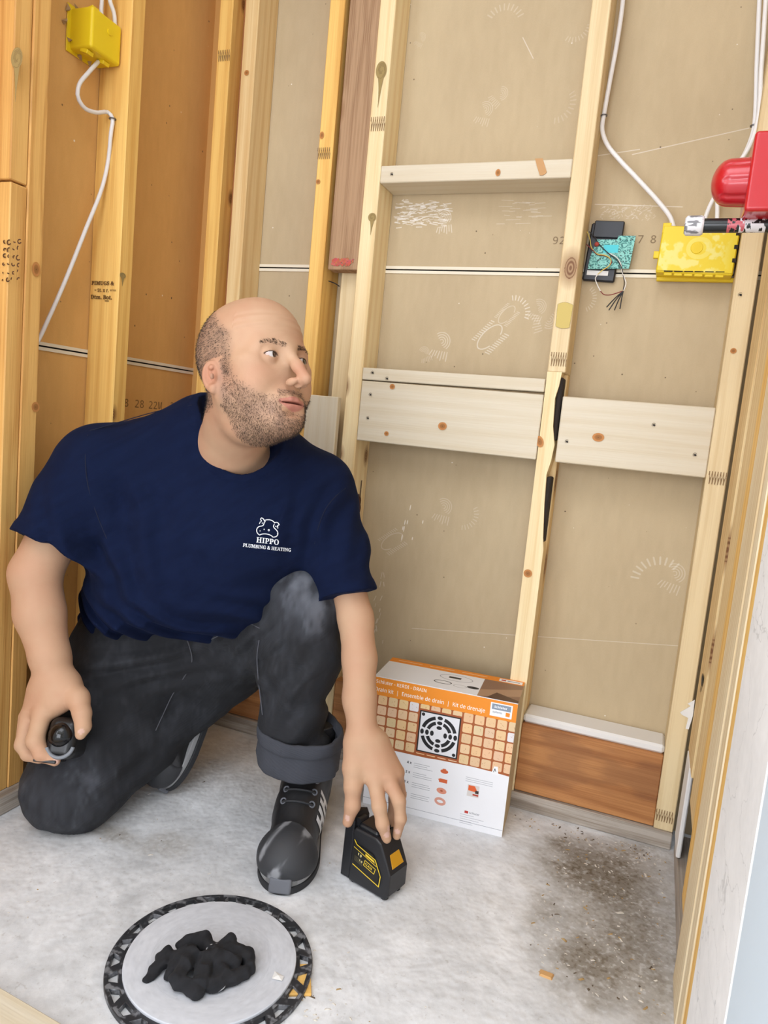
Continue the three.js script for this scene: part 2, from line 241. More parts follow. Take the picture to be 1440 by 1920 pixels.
// --- left wall ---
const wallLeft = structure('wall_left');
{
  const seamY = 0.932, B = [222, 172, 102];
  const wp = (u, v) => { const q = onX(u, v, XLD); return [-q.z, q.y]; };
  const low = drywallTex(900, 840, -1.0, 0, 1.12, seamY - 0.004, (c, T) => { c.fillStyle = 'rgba(70,50,30,0.75)'; c.font = '24px monospace'; let x = 0; for (const [t, u, v] of [['8', 232, 762], ['28', 252, 764], ['22M', 278, 766], ['2', 318, 768]]) { const q = T(wp(u, v)); c.fillText(t, q[0], q[1]); } }, B);
  const up = drywallTex(900, 1100, -1.0, seamY + 0.004, 1.12, 1.48, () => {}, B);
  const m1 = mesh('drywall_panel', panelGeo([0, 0, -0.12], [0.013, seamY - 0.004, 1.0], 'z'), std({ map: low, roughness: 0.9 }), wallLeft); m1.position.set(XLD - 0.0065, (seamY - 0.004) / 2, 0.44);
  const m2 = mesh('drywall_panel', panelGeo([0, 0, -0.12], [0.013, 1.48, 1.0], 'z'), std({ map: up, roughness: 0.9 }), wallLeft); m2.position.set(XLD - 0.0065, seamY + 0.004 + 0.74, 0.44);
  for (const y of [seamY + 0.005, seamY - 0.0052]) { const e = mesh('seam_tape', plainBox(0.003, 0.0068, 1.12), paperEdge, wallLeft); e.position.set(XLD + 0.0012, y, 0.44); }
  board('back_sheathing', [XLD - 0.06, 0, -0.12], [XLD - 0.02, TOP, 1.0], M.black, wallLeft); const cs = mesh('drywall_panel', plainBox(0.072, TOP, 0.004), std({ color: col(...B), roughness: 0.9 }), wallLeft); cs.position.set(-0.464, TOP / 2, ZD + 0.004);
  for (const [a, b] of [[[0, 1.0], [TOP, 1.5]], [[0, 2.7], [TOP, 3.9]], [[0, 1.5], [0.75, 2.7]], [[2.1, 1.5], [TOP, 2.7]]]) board('wall_panel', [XLD - 0.06, a[0], a[1]], [XLD, b[0], b[1]], wallPaint, wallLeft);
  const win = structure('window_2');  // unseen window and its area light, added to brighten the right wall
  for (const [a, b] of [[[0.75, 1.5], [2.1, 1.54]], [[0.75, 2.66], [2.1, 2.7]], [[0.75, 1.54], [0.79, 2.66]], [[2.06, 1.54], [2.1, 2.66]]]) board('window_frame', [XLD - 0.05, a[0], a[1]], [XLD - 0.01, b[0], b[1]], M.chalk, win);
  const pane = mesh('pane', plainBox(0.004, 1.27, 1.12), new THREE.MeshPhysicalMaterial({ transmission: 1, thickness: 0, roughness: 0, color: 0xffffff }), win); pane.position.set(XLD - 0.03, 1.425, 2.1);
  const l = new THREE.RectAreaLight(0xf4f7ff, LIGHT.side, 1.12, 1.27); l.position.set(XLD + 0.002, 1.425, 2.1); l.lookAt(3, 1.425, 2.1); scene.add(l);
  const sb = 0.038;
  board('bottom_plate', [XLD + 0.0004, 0, 0.006], [-0.400, sb - 0.0002, 1.0], M.grey, wallLeft, { grain: 'z' });
  const stud = (z0, z1, mat, y0 = sb, y1 = TOP) => board('stud', [XLD + 0.0006, y0, z0], [XL, y1, z1], mat, wallLeft);
  stud(0.268, 0.308, M.amber);
  stud(0.515, 0.553, M.amber2);
  board('stud', [XLD + 0.0006, sb, 0.5535], [XL - 0.002, 1.205, 0.590], M.amber2, wallLeft, { label: 'lower half of the doubled stud' });
  board('stud', [XLD + 0.0006, 1.209, 0.5535], [XL - 0.003, TOP, 0.591], M.amber2, wallLeft, { label: 'upper half of the doubled stud' });
  stud(0.92, 0.958, M.amber2);
}
// --- right wall: boards seen edge on, broken plaster nearer the camera ---
const wallRight = structure('wall_right');
const plaster = std({ map: dataTex(512, 512, (x, y) => { const n = (fbm(x / 60, y / 60, 5) - 0.5) * 26 + (fbm(x / 8, y / 8, 2) - 0.5) * 10; const crack = Math.abs(fbm(x / 90 + 4, y / 50, 4) - 0.5) < 0.006 ? -38 : 0; const v = 240 + n * 0.7 + crack * 0.6; return [v, v - 1, v - 3]; }), roughness: 0.92 });
{
  board('backing', [0.945, 0.25, -0.06], [0.965, TOP, 1.35], M.fir, wallRight); board('backing', [0.945, 0, -0.06], [0.965, 0.249, 1.35], std({ color: col(64, 52, 42), roughness: 0.95 }), wallRight, { label: 'dirty board at the foot of the wall, cavity shade put into its dark colour' });  // lower backing: dirt plus the shade of the open cavity, both in its colour
  board('bottom_plate', [0.856, 0, -0.0], [0.944, 0.038, 1.3], M.grey, wallRight, { grain: 'z' });
  board('stud', [0.854, 0.23, 0.002], [0.944, TOP, 0.150], M.pine2, wallRight, {});
  board('drywall_scrap', [0.853, 0.039, 0.006], [0.862, 0.229, 0.10], M.chalk, wallRight, { c: 0.004, label: 'white torn drywall strip low in the corner' });
  board('stud', [0.862, 0.20, 0.160], [0.944, TOP, 0.200], M.old, wallRight);
  board('stud', [0.853, 0.21, 0.205], [0.944, TOP, 0.325], M.pine2, wallRight);
  board('stud', [0.8515, 0.10, 0.331], [0.944, TOP, 0.398], M.amber, wallRight);
  board('trim_board', [0.850, 0.0, 0.402], [0.944, TOP, 0.518], M.cream, wallRight);
  board('trim_board', [0.851, 0.0, 0.524], [0.944, TOP, 0.572], M.cream, wallRight);
  board('trim_board', [0.8525, 0.0, 0.574], [0.944, TOP, 0.615], M.amber, wallRight);
  const pl = mesh('plaster', boxUV(chamBox(0.092, TOP, 0.254, 0.004), 'y', 0, 0, 0.5, 0.5), plaster, wallRight); pl.position.set(0.897, TOP / 2, 0.743);
  board('painted_panel', [0.8515, 0, 0.872], [0.944, TOP, 1.30], std({ color: col(216, 230, 240), roughness: 0.6 }), wallRight, { label: 'smooth pale blue painted edge nearest the camera' });
}
// ================= MARKS ON THE TIMBER =================
// thin ink / knot decals lying on a face; normal along axis ('z' = faces +z, 'x' = faces +x, 'r' = faces -x)
function decal(name, parent, tex, pos, w, h, ax, rot = 0, label, rough = 0.7) {
  const g = new THREE.PlaneGeometry(w, h); const m = mesh(name, g, new THREE.MeshStandardMaterial({ map: tex, transparent: true, roughness: rough, alphaTest: 0.02, polygonOffset: true, polygonOffsetFactor: -2 }), parent, label);
  m.position.copy(pos); m.rotation.order = 'YXZ'; if (ax === 'x') m.rotation.y = Math.PI / 2; if (ax === 'r') m.rotation.y = -Math.PI / 2; m.rotation.z = rot; m.castShadow = false;
  if (ax === 'z') m.position.z += 0.0006; if (ax === 'x') m.position.x += 0.0006; if (ax === 'r') m.position.x -= 0.0006; return m;
}
const knotTex = canvasTex(128, 128, (c) => { for (let i = 30; i > 0; i--) { const r = i * 2; c.fillStyle = i > 20 ? `rgba(180,124,66,0.035)` : i % 4 < 2 ? 'rgba(186,126,66,0.10)' : 'rgba(136,84,40,0.15)'; c.beginPath(); c.ellipse(64 + Math.sin(i) * 1.2, 64, r, r * (0.92 + 0.06 * Math.sin(i * 1.7)), 0, 0, 7); c.fill(); } c.fillStyle = 'rgba(84,48,24,0.6)'; c.beginPath(); c.arc(63, 65, 6, 0, 7); c.fill(); });
const screwTex = canvasTex(64, 64, (c) => { c.strokeStyle = 'rgba(120,104,84,0.8)'; c.lineWidth = 3; c.beginPath(); c.arc(32, 32, 20, 2.4, 5.4); c.stroke(); c.fillStyle = 'rgba(34,28,22,0.95)'; c.beginPath(); c.ellipse(34, 33, 13, 10, 0.3, 0, 7); c.fill(); });
const fingerTex = canvasTex(128, 128, (c) => { c.strokeStyle = 'rgba(140,108,66,0.32)'; c.lineWidth = 3; for (let i = 0; i < 7; i++) { const x = 9 + i * 18; c.beginPath(); c.moveTo(x, 8); c.lineTo(x - 1, 40); c.moveTo(x + 7, 62); c.lineTo(x + 6, 118); c.stroke(); } c.lineWidth = 1.2; c.strokeStyle = 'rgba(140,104,64,0.2)'; c.beginPath(); for (let i = 0; i < 7; i++) { c.lineTo(9 + i * 18, 10); c.lineTo(16 + i * 18, 118); } c.stroke(); });
{
  const K = (u, v, w, h, z = 0.002, rot = 0) => decal('knot', wallBack, knotTex, onZ(u, v, z), w, h, 'z', rot);
  K(830, 799, 0.022, 0.020); K(1122, 820, 0.026, 0.020); K(736, 725, 0.014, 0.014); K(725, 813, 0.012, 0.012); K(934, 324, 0.012, 0.016, 0); K(990, 1075, 0.020, 0.020, 0); K(1012, 828, 0.018, 0.028, 0, 0.4);
  K(463, 137, 0.014, 0.014, 0); K(604, 254, 0.012, 0.018, 0); K(597, 341, 0.012, 0.012, 0); K(1375, 658, 0.012, 0.012, 0);
  const S = (u, v, z) => decal('screw_hole', wallBack, screwTex, onZ(u, v, z), 0.012, 0.012, 'z');
  for (const q of [[699, 699, 0.004], [726, 710, 0.004], [695, 740, 0.003], [690, 784, 0.003], [1063, 828, 0.003], [1303, 853, 0.003], [735, 327, 0.001], [1226, 797, 0.003], [1332, 1276, 0.001], [1388, 553, 0.001]]) S(...q);
  const burr = new THREE.Shape(); burr.moveTo(-0.012, 0.018); burr.lineTo(0.004, 0.018); burr.lineTo(0.016, -0.010); burr.quadraticCurveTo(0.012, -0.018, 0.002, -0.016); burr.lineTo(-0.006, 0.002); burr.closePath();
  const bm = mesh('bark_scar', new THREE.ExtrudeGeometry(burr, { depth: 0.0015, bevelEnabled: false }), std({ color: col(198, 152, 102), roughness: 0.8 }), wallBack); bm.position.copy(onZ(1012, 314, 0.0005));
  const F = (u, v, w, h, z = 0) => decal('finger_joint', wallBack, fingerTex, onZ(u, v, z), w, h, 'z');
  F(708, 233, 0.037, 0.036); F(1047, 674, 0.036, 0.034); F(1345, 897, 0.037, 0.03); F(1245, 1530, 0.037, 0.03); F(607, 288, 0.036, 0.03); F(420, 105, 0.036, 0.03);
  const glueTex = canvasTex(128, 256, (c) => { c.fillStyle = 'rgba(160,136,84,0.55)'; c.beginPath(); c.ellipse(64, 60, 48, 44, 0.1, 0, 7); c.fill(); c.beginPath(); c.moveTo(40, 90); c.quadraticCurveTo(60, 150, 62, 246); c.quadraticCurveTo(74, 160, 92, 92); c.fill(); c.strokeStyle = 'rgba(118,96,56,0.6)'; c.lineWidth = 3; for (let i = 0; i < 6; i++) { c.beginPath(); c.arc(64, 60, 10 + i * 6, i, i + 3.5); c.stroke(); } });
  decal('glue_drip', wallBack, glueTex, onZ(713, 158, 0), 0.034, 0.11, 'z'); decal('glue_drip', wallBack, glueTex, onZ(697, 420, 0), 0.026, 0.055, 'z');
  const tanTex = canvasTex(64, 128, (c) => { c.fillStyle = 'rgba(206,184,104,0.7)'; c.beginPath(); c.moveTo(2, 20); c.quadraticCurveTo(30, 0, 62, 22); c.lineTo(58, 120); c.quadraticCurveTo(30, 132, 4, 116); c.fill(); });
  decal('glue_drip', wallBack, tanTex, onZ(1058, 590, 0), 0.034, 0.06, 'z');
  const redTex = canvasTex(128, 64, (c) => { for (let i = 0; i < 60; i++) { c.fillStyle = `rgba(${rr(170, 200) | 0},${rr(70, 100) | 0},${rr(60, 80) | 0},0.05)`; c.beginPath(); c.ellipse(rr(8, 120), rr(14, 60), rr(4, 14), rr(3, 8), rr(0, 3), 0, 7); c.fill(); } });
  decal('red_mark', wallBack, redTex, onZ(640, 492, -0.006).add(V(0.004, 0.002, 0)), 0.06, 0.022, 'z');
  decal('rough_mark', wallBack, canvasTex(64, 128, (c) => { c.fillStyle = 'rgba(70,36,16,0.85)'; for (let i = 0; i < 16; i++) { c.beginPath(); c.ellipse(32 + rr(-14, 14), 70 + rr(-14, 44), rr(2, 9), rr(5, 16), 0, 0, 7); c.fill(); } c.fillRect(34, 6, 5, 60); }), onX(673, 935, 0.038), 0.05, 0.10, 'x');
  // nail under the weathered board
  const nail = mesh('nail', tube([V(-0.085, 1.170, -0.03), V(-0.066, 1.164, -0.026), V(-0.05, 1.156, -0.018)], 0.0014, 8, 6), M.char, wallBack);
  // saw-cut line and stamp on the left wall
  const st = canvasTex(256, 192, (c) => { c.fillStyle = 'rgba(92,58,20,0.85)'; c.font = 'bold 44px serif'; c.fillText('PIMUGS &', 8, 52); c.font = '38px serif'; c.fillText('~ St. x r. ===', 40, 108); c.font = 'bold 46px serif'; c.fillText('Dtm. Bot.', 6, 168); c.fillRect(150, 178, 40, 6); for (let i = 0; i < 160; i++) { c.clearRect(rnd() * 256, rnd() * 192, rr(1, 5), rr(1, 4)); } });
  decal('ink_stamp', wallLeft, st, V(-0.461, onZ(200, 545, 0.308).y, 0.308), 0.07, 0.05, 'z');
  const scr = canvasTex(128, 256, (c) => { c.strokeStyle = 'rgba(84,50,22,0.8)'; c.lineWidth = 5; for (let k = 0; k < 4; k++) for (let i = 0; i < 6; i++) { c.beginPath(); c.arc(18 + k * 30 + rr(-3, 3), 24 + i * 40 + rr(-6, 6), rr(5, 12), rr(0, 3), rr(3, 6)); c.stroke(); } });
  const sc1 = onZ(22, 490, 0.5915); decal('ink_stamp', wallLeft, scr, V(sc1.x, sc1.y, 0.5905), 0.05, 0.085, 'z');
  decal('glue_drip', wallLeft, glueTex, onZ(32, 140, 0.5915), 0.035, 0.1, 'z'); decal('knot', wallLeft, knotTex, onX(67, 505, XL), 0.02, 0.03, 'x'); decal('knot', wallLeft, knotTex, onX(66, 763, XL), 0.02, 0.022, 'x');
  decal('glue_drip', wallLeft, glueTex, onX(229, 524, XL), 0.024, 0.032, 'x');
  // torn white scrap on the corner stud
  const sh = new THREE.Shape([[0, 0.035], [-0.012, 0.024], [-0.006, 0.02], [-0.024, 0.002], [-0.02, -0.002], [-0.007, -0.006], [-0.009, -0.03], [-0.003, -0.03], [0.001, 0]].map(q => new THREE.Vector2(...q)));
  const sm = mesh('paper_scrap', new THREE.ExtrudeGeometry(sh, { depth: 0.002, bevelEnabled: false }), M.chalk, wallBack, 'torn white paper scrap on the corner stud'); sm.position.copy(onZ(1298, 1342, 0.0005));
  decal('dark_stain', wallRight, canvasTex(64, 128, (c) => { c.fillStyle = 'rgba(22,18,16,0.9)'; for (let i = 0; i < 10; i++) { c.beginPath(); c.ellipse(32 + rr(-10, 10), 64 + rr(-34, 34), rr(4, 10), rr(8, 24), 0, 0, 7); c.fill(); } }), V(0.854, 0.40, 0.09), 0.07, 0.05, 'r');
}
// ================= WIRING =================
const cableMat = std({ color: col(236, 233, 230), roughness: 0.45 });
const stapleMat = std({ color: col(120, 122, 128), metalness: 0.8, roughness: 0.35 });
const yellow = std({ color: col(236, 204, 28), roughness: 0.5 });
const yellowWorn = std({ map: dataTex(256, 160, (x, y) => { const cx = Math.hypot((x - 132) / 1.1, y - 84); const s = fbm(x / 30, y / 30, 4); let w = sstep(0.46, 0.62, s) * sstep(0, 60, 256 - x) * 0.75; if (cx < 40 && cx > 24) w = Math.max(w, 0.5); if (cx < 22) w *= 0.2; return [mix(236, 240, w), mix(208, 230, w), mix(36, 150, w)]; }), roughness: 0.45 });
function cable(label, pts, r = 0.0042, group) { const t = thing('electrical_cable', label, 'cable', [0, 0, 0], 0, group); mesh('sheath', tube(pts, r, 80, 10), cableMat, t); return t; }
function staple(t, p, dir) { const m = mesh('staple', new THREE.TorusGeometry(0.0065, 0.0014, 6, 16), stapleMat, t); m.position.copy(p); m.lookAt(p.clone().add(dir)); return m; }
{
  const X = -0.462, q = (u, v, x = X) => onX(u, v, x);
  const c1 = cable('white cable looping out under the small yellow box down the left wall', [q(184, 116, -0.468), q(166, 136), q(148, 160), q(146, 182), q(158, 202), q(180, 211), onZ(203, 211, 0.315), onZ(211, 222, 0.314), onZ(208, 250, 0.316), q(203, 300), q(192, 350), q(160, 432), q(120, 532), q(92, 595), q(72, 638), q(52, 672)]);
  staple(c1, onZ(211, 223, 0.314), V(0.02, -1, 0));
  cable('left one of two white cables entering the top of the small yellow box', [q(191, -60, -0.476), q(191, 0, -0.476), q(190, 22, -0.476), q(193, 46, -0.476)]);
  cable('right one of two white cables entering the top of the small yellow box', [q(204, -60, -0.456), q(206, 0, -0.456), q(214, 26, -0.456), q(216, 62, -0.462)]);
  const z = (u, v, zz = -0.058) => onZ(u, v, zz);
  const c2 = cable('white cable stapled to the middle stud, running down to the large yellow box', [z(1172, -80), z(1168, 0), z(1157, 80), z(1144, 150), z(1133, 212), z(1129, 242), z(1138, 270), z(1160, 298), z(1195, 335), z(1236, 380), z(1257, 408), z(1266, 438)], 0.0048);
  staple(c2, z(1132, 217), V(0.1, -1, 0));
  const c3 = cable('white cable stapled to the corner stud, bending left behind the red cover', [z(1428, -80), z(1424, 0), z(1419, 120), z(1415, 228), z(1409, 258), z(1392, 296), z(1362, 336), z(1335, 378), z(1320, 418), z(1318, 440)], 0.0044);
  staple(c3, z(1414, 236), V(0.05, -1, 0));
  cable('white cable hugging the corner stud, dropping straight into the large yellow box', [z(1440, -80, -0.046), z(1436, 0, -0.046), z(1428, 120, -0.046), z(1420, 228, -0.046), z(1402, 280, -0.046), z(1366, 330, -0.046), z(1347, 362, -0.046), z(1345, 400, -0.046), z(1344, 440, -0.046)], 0.0044);
}
// small yellow box on the left stud
{
  const t = thing('electrical_box', 'small yellow plastic electrical box on the left wall stud', 'electrical box', [-0.472, 1.567, 0.352]);
  const b = mesh('body', new RoundedBoxGeometry(0.060, 0.078, 0.084, 3, 0.006), yellow, t);
  const fl = mesh('flange', chamBox(0.003, 0.09, 0.07, 0.001), yellow, t); fl.position.set(-0.026, 0, 0.016);
  for (const [y, z] of [[0.042, 0.02], [-0.042, 0.03], [-0.041, -0.015]]) { const k = mesh('tab', chamBox(0.02, 0.008, 0.018, 0.001), yellow, t); k.position.set(0.008, y, z); k.rotation.z = y > 0 ? 0.2 : -0.3; }
  const n = mesh('nail_boss', new THREE.CylinderGeometry(0.006, 0.006, 0.003, 16).rotateZ(Math.PI / 2), yellow, t); n.position.set(0.0305, 0.012, -0.006);
  const torn = std({ color: col(178, 148, 108), roughness: 0.95 });
  for (let i = 0; i < 9; i++) { const a = i / 9 * 6.28; const p = [V(0, 0, 0), V(0.012, 0.004, 0.003), V(0.004, 0.014, -0.004), V(0.003, 0.004, 0.009)]; const g = new ConvexGeometry(p); const m = mesh('torn_paper', g, torn, t); m.position.set(-0.028, Math.sin(a) * 0.045, 0.016 + Math.cos(a) * 0.04); m.rotation.x = a; }
}
// large yellow box in the right bay
{
  const t = thing('electrical_box', 'large yellow multi gang electrical box beside the corner stud', 'electrical box', [0.734, 1.2475, -0.059], 0);
  const g = new RoundedBoxGeometry(0.146, 0.094, 0.056, 2, 0.004); g.rotateZ(-0.03);
  const f = mesh('body', g, yellow, t);
  const face = mesh('back_plate', chamBox(0.142, 0.088, 0.003, 0.0012, 'x'), yellowWorn, t); const fg = face.geometry.attributes; for (let i = 0; i < fg.position.count; i++) fg.uv.setXY(i, fg.position.getX(i) / 0.142 + 0.5, fg.position.getY(i) / 0.088 + 0.5); face.position.set(0, 0.001, 0.0285); face.rotation.z = -0.03;
  const boss = mesh('boss', new THREE.CylinderGeometry(0.011, 0.012, 0.002, 24).rotateX(Math.PI / 2), yellow, t); boss.position.set(-0.002, 0.004, 0.0305);
  for (let i = 0; i < 6; i++) { const k = mesh('knockout', chamBox(0.016, 0.008, 0.004, 0.001), yellow, t); k.position.set(-0.050 + i * 0.0195, -0.047 - (i - 2.5) * 0.0005, 0.024); const s = mesh('slot', plainBox(0.0165, 0.0018, 0.002), M.char, t); s.position.set(-0.050 + i * 0.0195, -0.0425, 0.0292); }
  for (let i = 0; i < 3; i++) { const k = mesh('slot', plainBox(0.007, 0.008, 0.004), M.char, t); k.position.set(0.070, 0.032 - i * 0.026, 0.0285); }
  const lug = mesh('lug', chamBox(0.012, 0.014, 0.01, 0.001), yellow, t); lug.position.set(-0.077, -0.008, 0.018);
  const lip = mesh('flange', chamBox(0.152, 0.008, 0.012, 0.001), yellow, t); lip.position.set(0.004, -0.049, -0.016);
  const co = mesh('corner_tab', chamBox(0.016, 0.02, 0.004, 0.001), yellow, t); co.position.set(-0.064, 0.044, 0.026);
}
// opened thermostat hanging in the bay
{
  const t = thing('thermostat', 'opened black thermostat with a green circuit board and loose wires', 'thermostat', [0.557, 1.252, -0.083]);
  const blk = std({ color: col(34, 36, 42), roughness: 0.4 });
  const a = mesh('housing', chamBox(0.068, 0.122, 0.012, 0.003), blk, t); a.position.set(-0.012, 0.001, 0.001); a.rotation.z = -0.05;
  const a2 = mesh('cover', chamBox(0.062, 0.036, 0.01, 0.002), blk, t); a2.position.set(-0.006, 0.048, 0.007); a2.rotation.z = -0.04;
  const pcbTex = dataTex(160, 160, (x, y) => { const tr = Math.abs(Math.sin(x / 5 + 3 * fbm(x / 22, y / 22, 2) * 5)) > 0.8 || Math.abs(Math.sin(y / 6 + 4 * fbm(x / 18 + 3, y / 18, 2) * 3)) > 0.86; const n = fbm(x / 10, y / 10, 2); const chip = (x > 60 && x < 110 && y > 80 && y < 110); return chip ? [60, 196, 206] : tr ? [132, 200, 188] : n > 0.62 ? [20, 70, 66] : [30, 116, 108]; });
  const sh = new THREE.Shape([[-0.040, -0.034], [0.046, -0.032], [0.051, 0.036], [0.016, 0.036], [0.014, 0.028], [-0.028, 0.028], [-0.038, -0.01]].map(q => new THREE.Vector2(...q)));
  const pg = new THREE.ExtrudeGeometry(sh, { depth: 0.0025, bevelEnabled: false }); const uv = pg.attributes.uv; for (let i = 0; i < uv.count; i++) uv.setXY(i, uv.getX(i) / 0.1 + 0.5, uv.getY(i) / 0.09 + 0.5);
  const pcb = mesh('circuit_board', pg, std({ map: pcbTex, roughness: 0.4 }), t, 'green circuit board'); pcb.position.set(0.001, -0.002, 0.012);
  const lb = mesh('sticker', chamBox(0.045, 0.010, 0.001, 0.0003), M.chalk, t); lb.position.set(-0.018, -0.043, 0.008); lb.rotation.z = -0.03;
  const w = (pts, c, r = 0.0011) => mesh('wire', tube(pts.map(([u, v, d]) => onZ(1080 + u / 9.6, 400 + v / 9.6, -0.066 + (d ?? 0)).sub(t.position)), r, 40, 6), std({ color: c, roughness: 0.5 }), t);
  const red = col(128, 44, 40), wh = col(232, 226, 218), ye = col(214, 190, 90), bl = col(26, 26, 28);
  w([[200, 330], [250, 460], [280, 620], [380, 730], [540, 760, 0.004], [630, 840, 0.006], [600, 940, 0.004], [480, 1020, 0.004], [390, 1100, 0.004]], ye);
  w([[390, 1100, 0.004], [350, 1170, 0.006], [390, 1300, 0.006], [440, 1400, 0.006]], wh); w([[440, 1400, 0.006], [500, 1460, 0.006], [600, 1470, 0.006], [720, 1440, 0.004], [840, 1400, 0.004]], red);
  w([[240, 330], [330, 420], [420, 560], [560, 700], [740, 850, 0.004], [820, 980, 0.006], [850, 1120, 0.006], [870, 1250, 0.006], [850, 1380, 0.004]], bl); w([[600, 720], [740, 800, 0.003], [810, 930, 0.005], [830, 1050, 0.006], [870, 1160, 0.006], [900, 1260, 0.006], [860, 1390, 0.004]], wh); w([[190, 560], [300, 660], [380, 740], [560, 780], [640, 880, 0.006], [560, 980], [500, 1020]], red);
  for (const [a1, b1] of [[550, 1690], [590, 1745], [690, 1745], [790, 1720]]) w([[850, 1400, 0.004], [mix(850, a1, 0.5), mix(1400, b1, 0.45), 0.004], [a1, b1, 0.004]], bl, 0.0013);
  const nut = mesh('wire_nut', new THREE.SphereGeometry(0.005, 10, 8), std({ color: col(170, 70, 60) }), t); nut.position.copy(onZ(1119, 458, -0.064).sub(t.position));
}
// ================= VALVE AND STUB ON THE RIGHT WALL =================
{
  const redM = new THREE.MeshPhysicalMaterial({ color: col(196, 22, 36), roughness: 0.28, clearcoat: 0.6, clearcoatRoughness: 0.15 });
  const zc = 0.28, c = onZ(1372, 344, zc);
  const t = thing('valve_guard', 'glossy red ribbed plastic valve cover standing out from the right wall', 'valve cover', [0, 0, 0]);
  const prof = []; const R0 = 0.036, L0 = 0.075; for (let i = 0; i <= 14; i++) { const a = i / 14 * Math.PI / 2; prof.push(new THREE.Vector2(Math.sin(a) * R0 * (i < 14 ? 1 : 1), -Math.cos(a) * 0.028)); } prof.push(new THREE.Vector2(R0 * 1.03, 0.03), new THREE.Vector2(R0 * 1.06, L0 - 0.028), new THREE.Vector2(0.0, L0 - 0.028));
  const g = new THREE.LatheGeometry(prof, 72); const p = g.attributes.position; for (let i = 0; i < p.count; i++) { const x = p.getX(i), y = p.getY(i), z = p.getZ(i), r = Math.hypot(x, z), a = Math.atan2(z, x); if (y > -0.012 && r > 0.02) { const k = Math.pow(Math.max(0, Math.cos(a * 9)), 6); const f = 1 - 0.07 * k; p.setX(i, x * f); p.setZ(i, z * f); } } g.computeVertexNormals(); g.rotateZ(-Math.PI / 2);
  const d = mesh('ribbed_dome', g, redM, t); d.position.set(0.766, c.y + 0.001, zc);
  const f = mesh('flange', new RoundedBoxGeometry(0.062, 0.118, 0.105, 3, 0.006), redM, t); f.position.set(0.8205, c.y + 0.001, zc);
  const yp = onZ(1360, 423, zc).y;
  const t2 = thing('pipe_stub', 'black pipe stub with white taped tip under the red valve cover', 'pipe', [0, yp, zc]);
  const pt = dataTex(256, 64, (x, y) => { const u = x / 256; const n = fbm(x / 14, y / 10, 3), n2 = fbm(x / 12 + 40, y / 9, 3); if (u > 0.36 && u < 0.56 && n > 0.46) return [196, 96, 104]; if (u > 0.5 && u < 0.8 && n2 > 0.43) return [226, 226, 230]; return [30, 34, 34]; });
  const pg = new THREE.CylinderGeometry(0.0112, 0.0112, 0.128, 24, 1); const uv = pg.attributes.uv, pp = pg.attributes.position; for (let i = 0; i < uv.count; i++) uv.setXY(i, 0.5 - pp.getY(i) / 0.128, uv.getX(i)); pg.rotateZ(Math.PI / 2);
  const pm = mesh('pipe', pg, std({ map: pt, roughness: 0.25 }), t2); pm.position.x = 0.788;
  const tip = new THREE.LatheGeometry([[0, -0.0145], [0.012, -0.0145], [0.0155, -0.011], [0.0158, 0.010], [0.0135, 0.0145], [0.011, 0.0145], [0.011, 0.022]].map(q => new THREE.Vector2(...q)), 28).rotateZ(-Math.PI / 2);
  const tm = mesh('taped_tip', tip, std({ map: dataTex(128, 64, (x, y) => { const n = fbm(x / 9, y / 9, 3); const v = n > 0.6 ? 130 : 222 + n * 20; return [v, v, v + 4]; }), roughness: 0.5 }), t2); tm.position.x = 0.7215;
  const t3 = mesh('thread', new THREE.CylinderGeometry(0.0095, 0.0095, 0.012, 20).rotateZ(Math.PI / 2), stapleMat, t2); t3.position.x = 0.736;
}
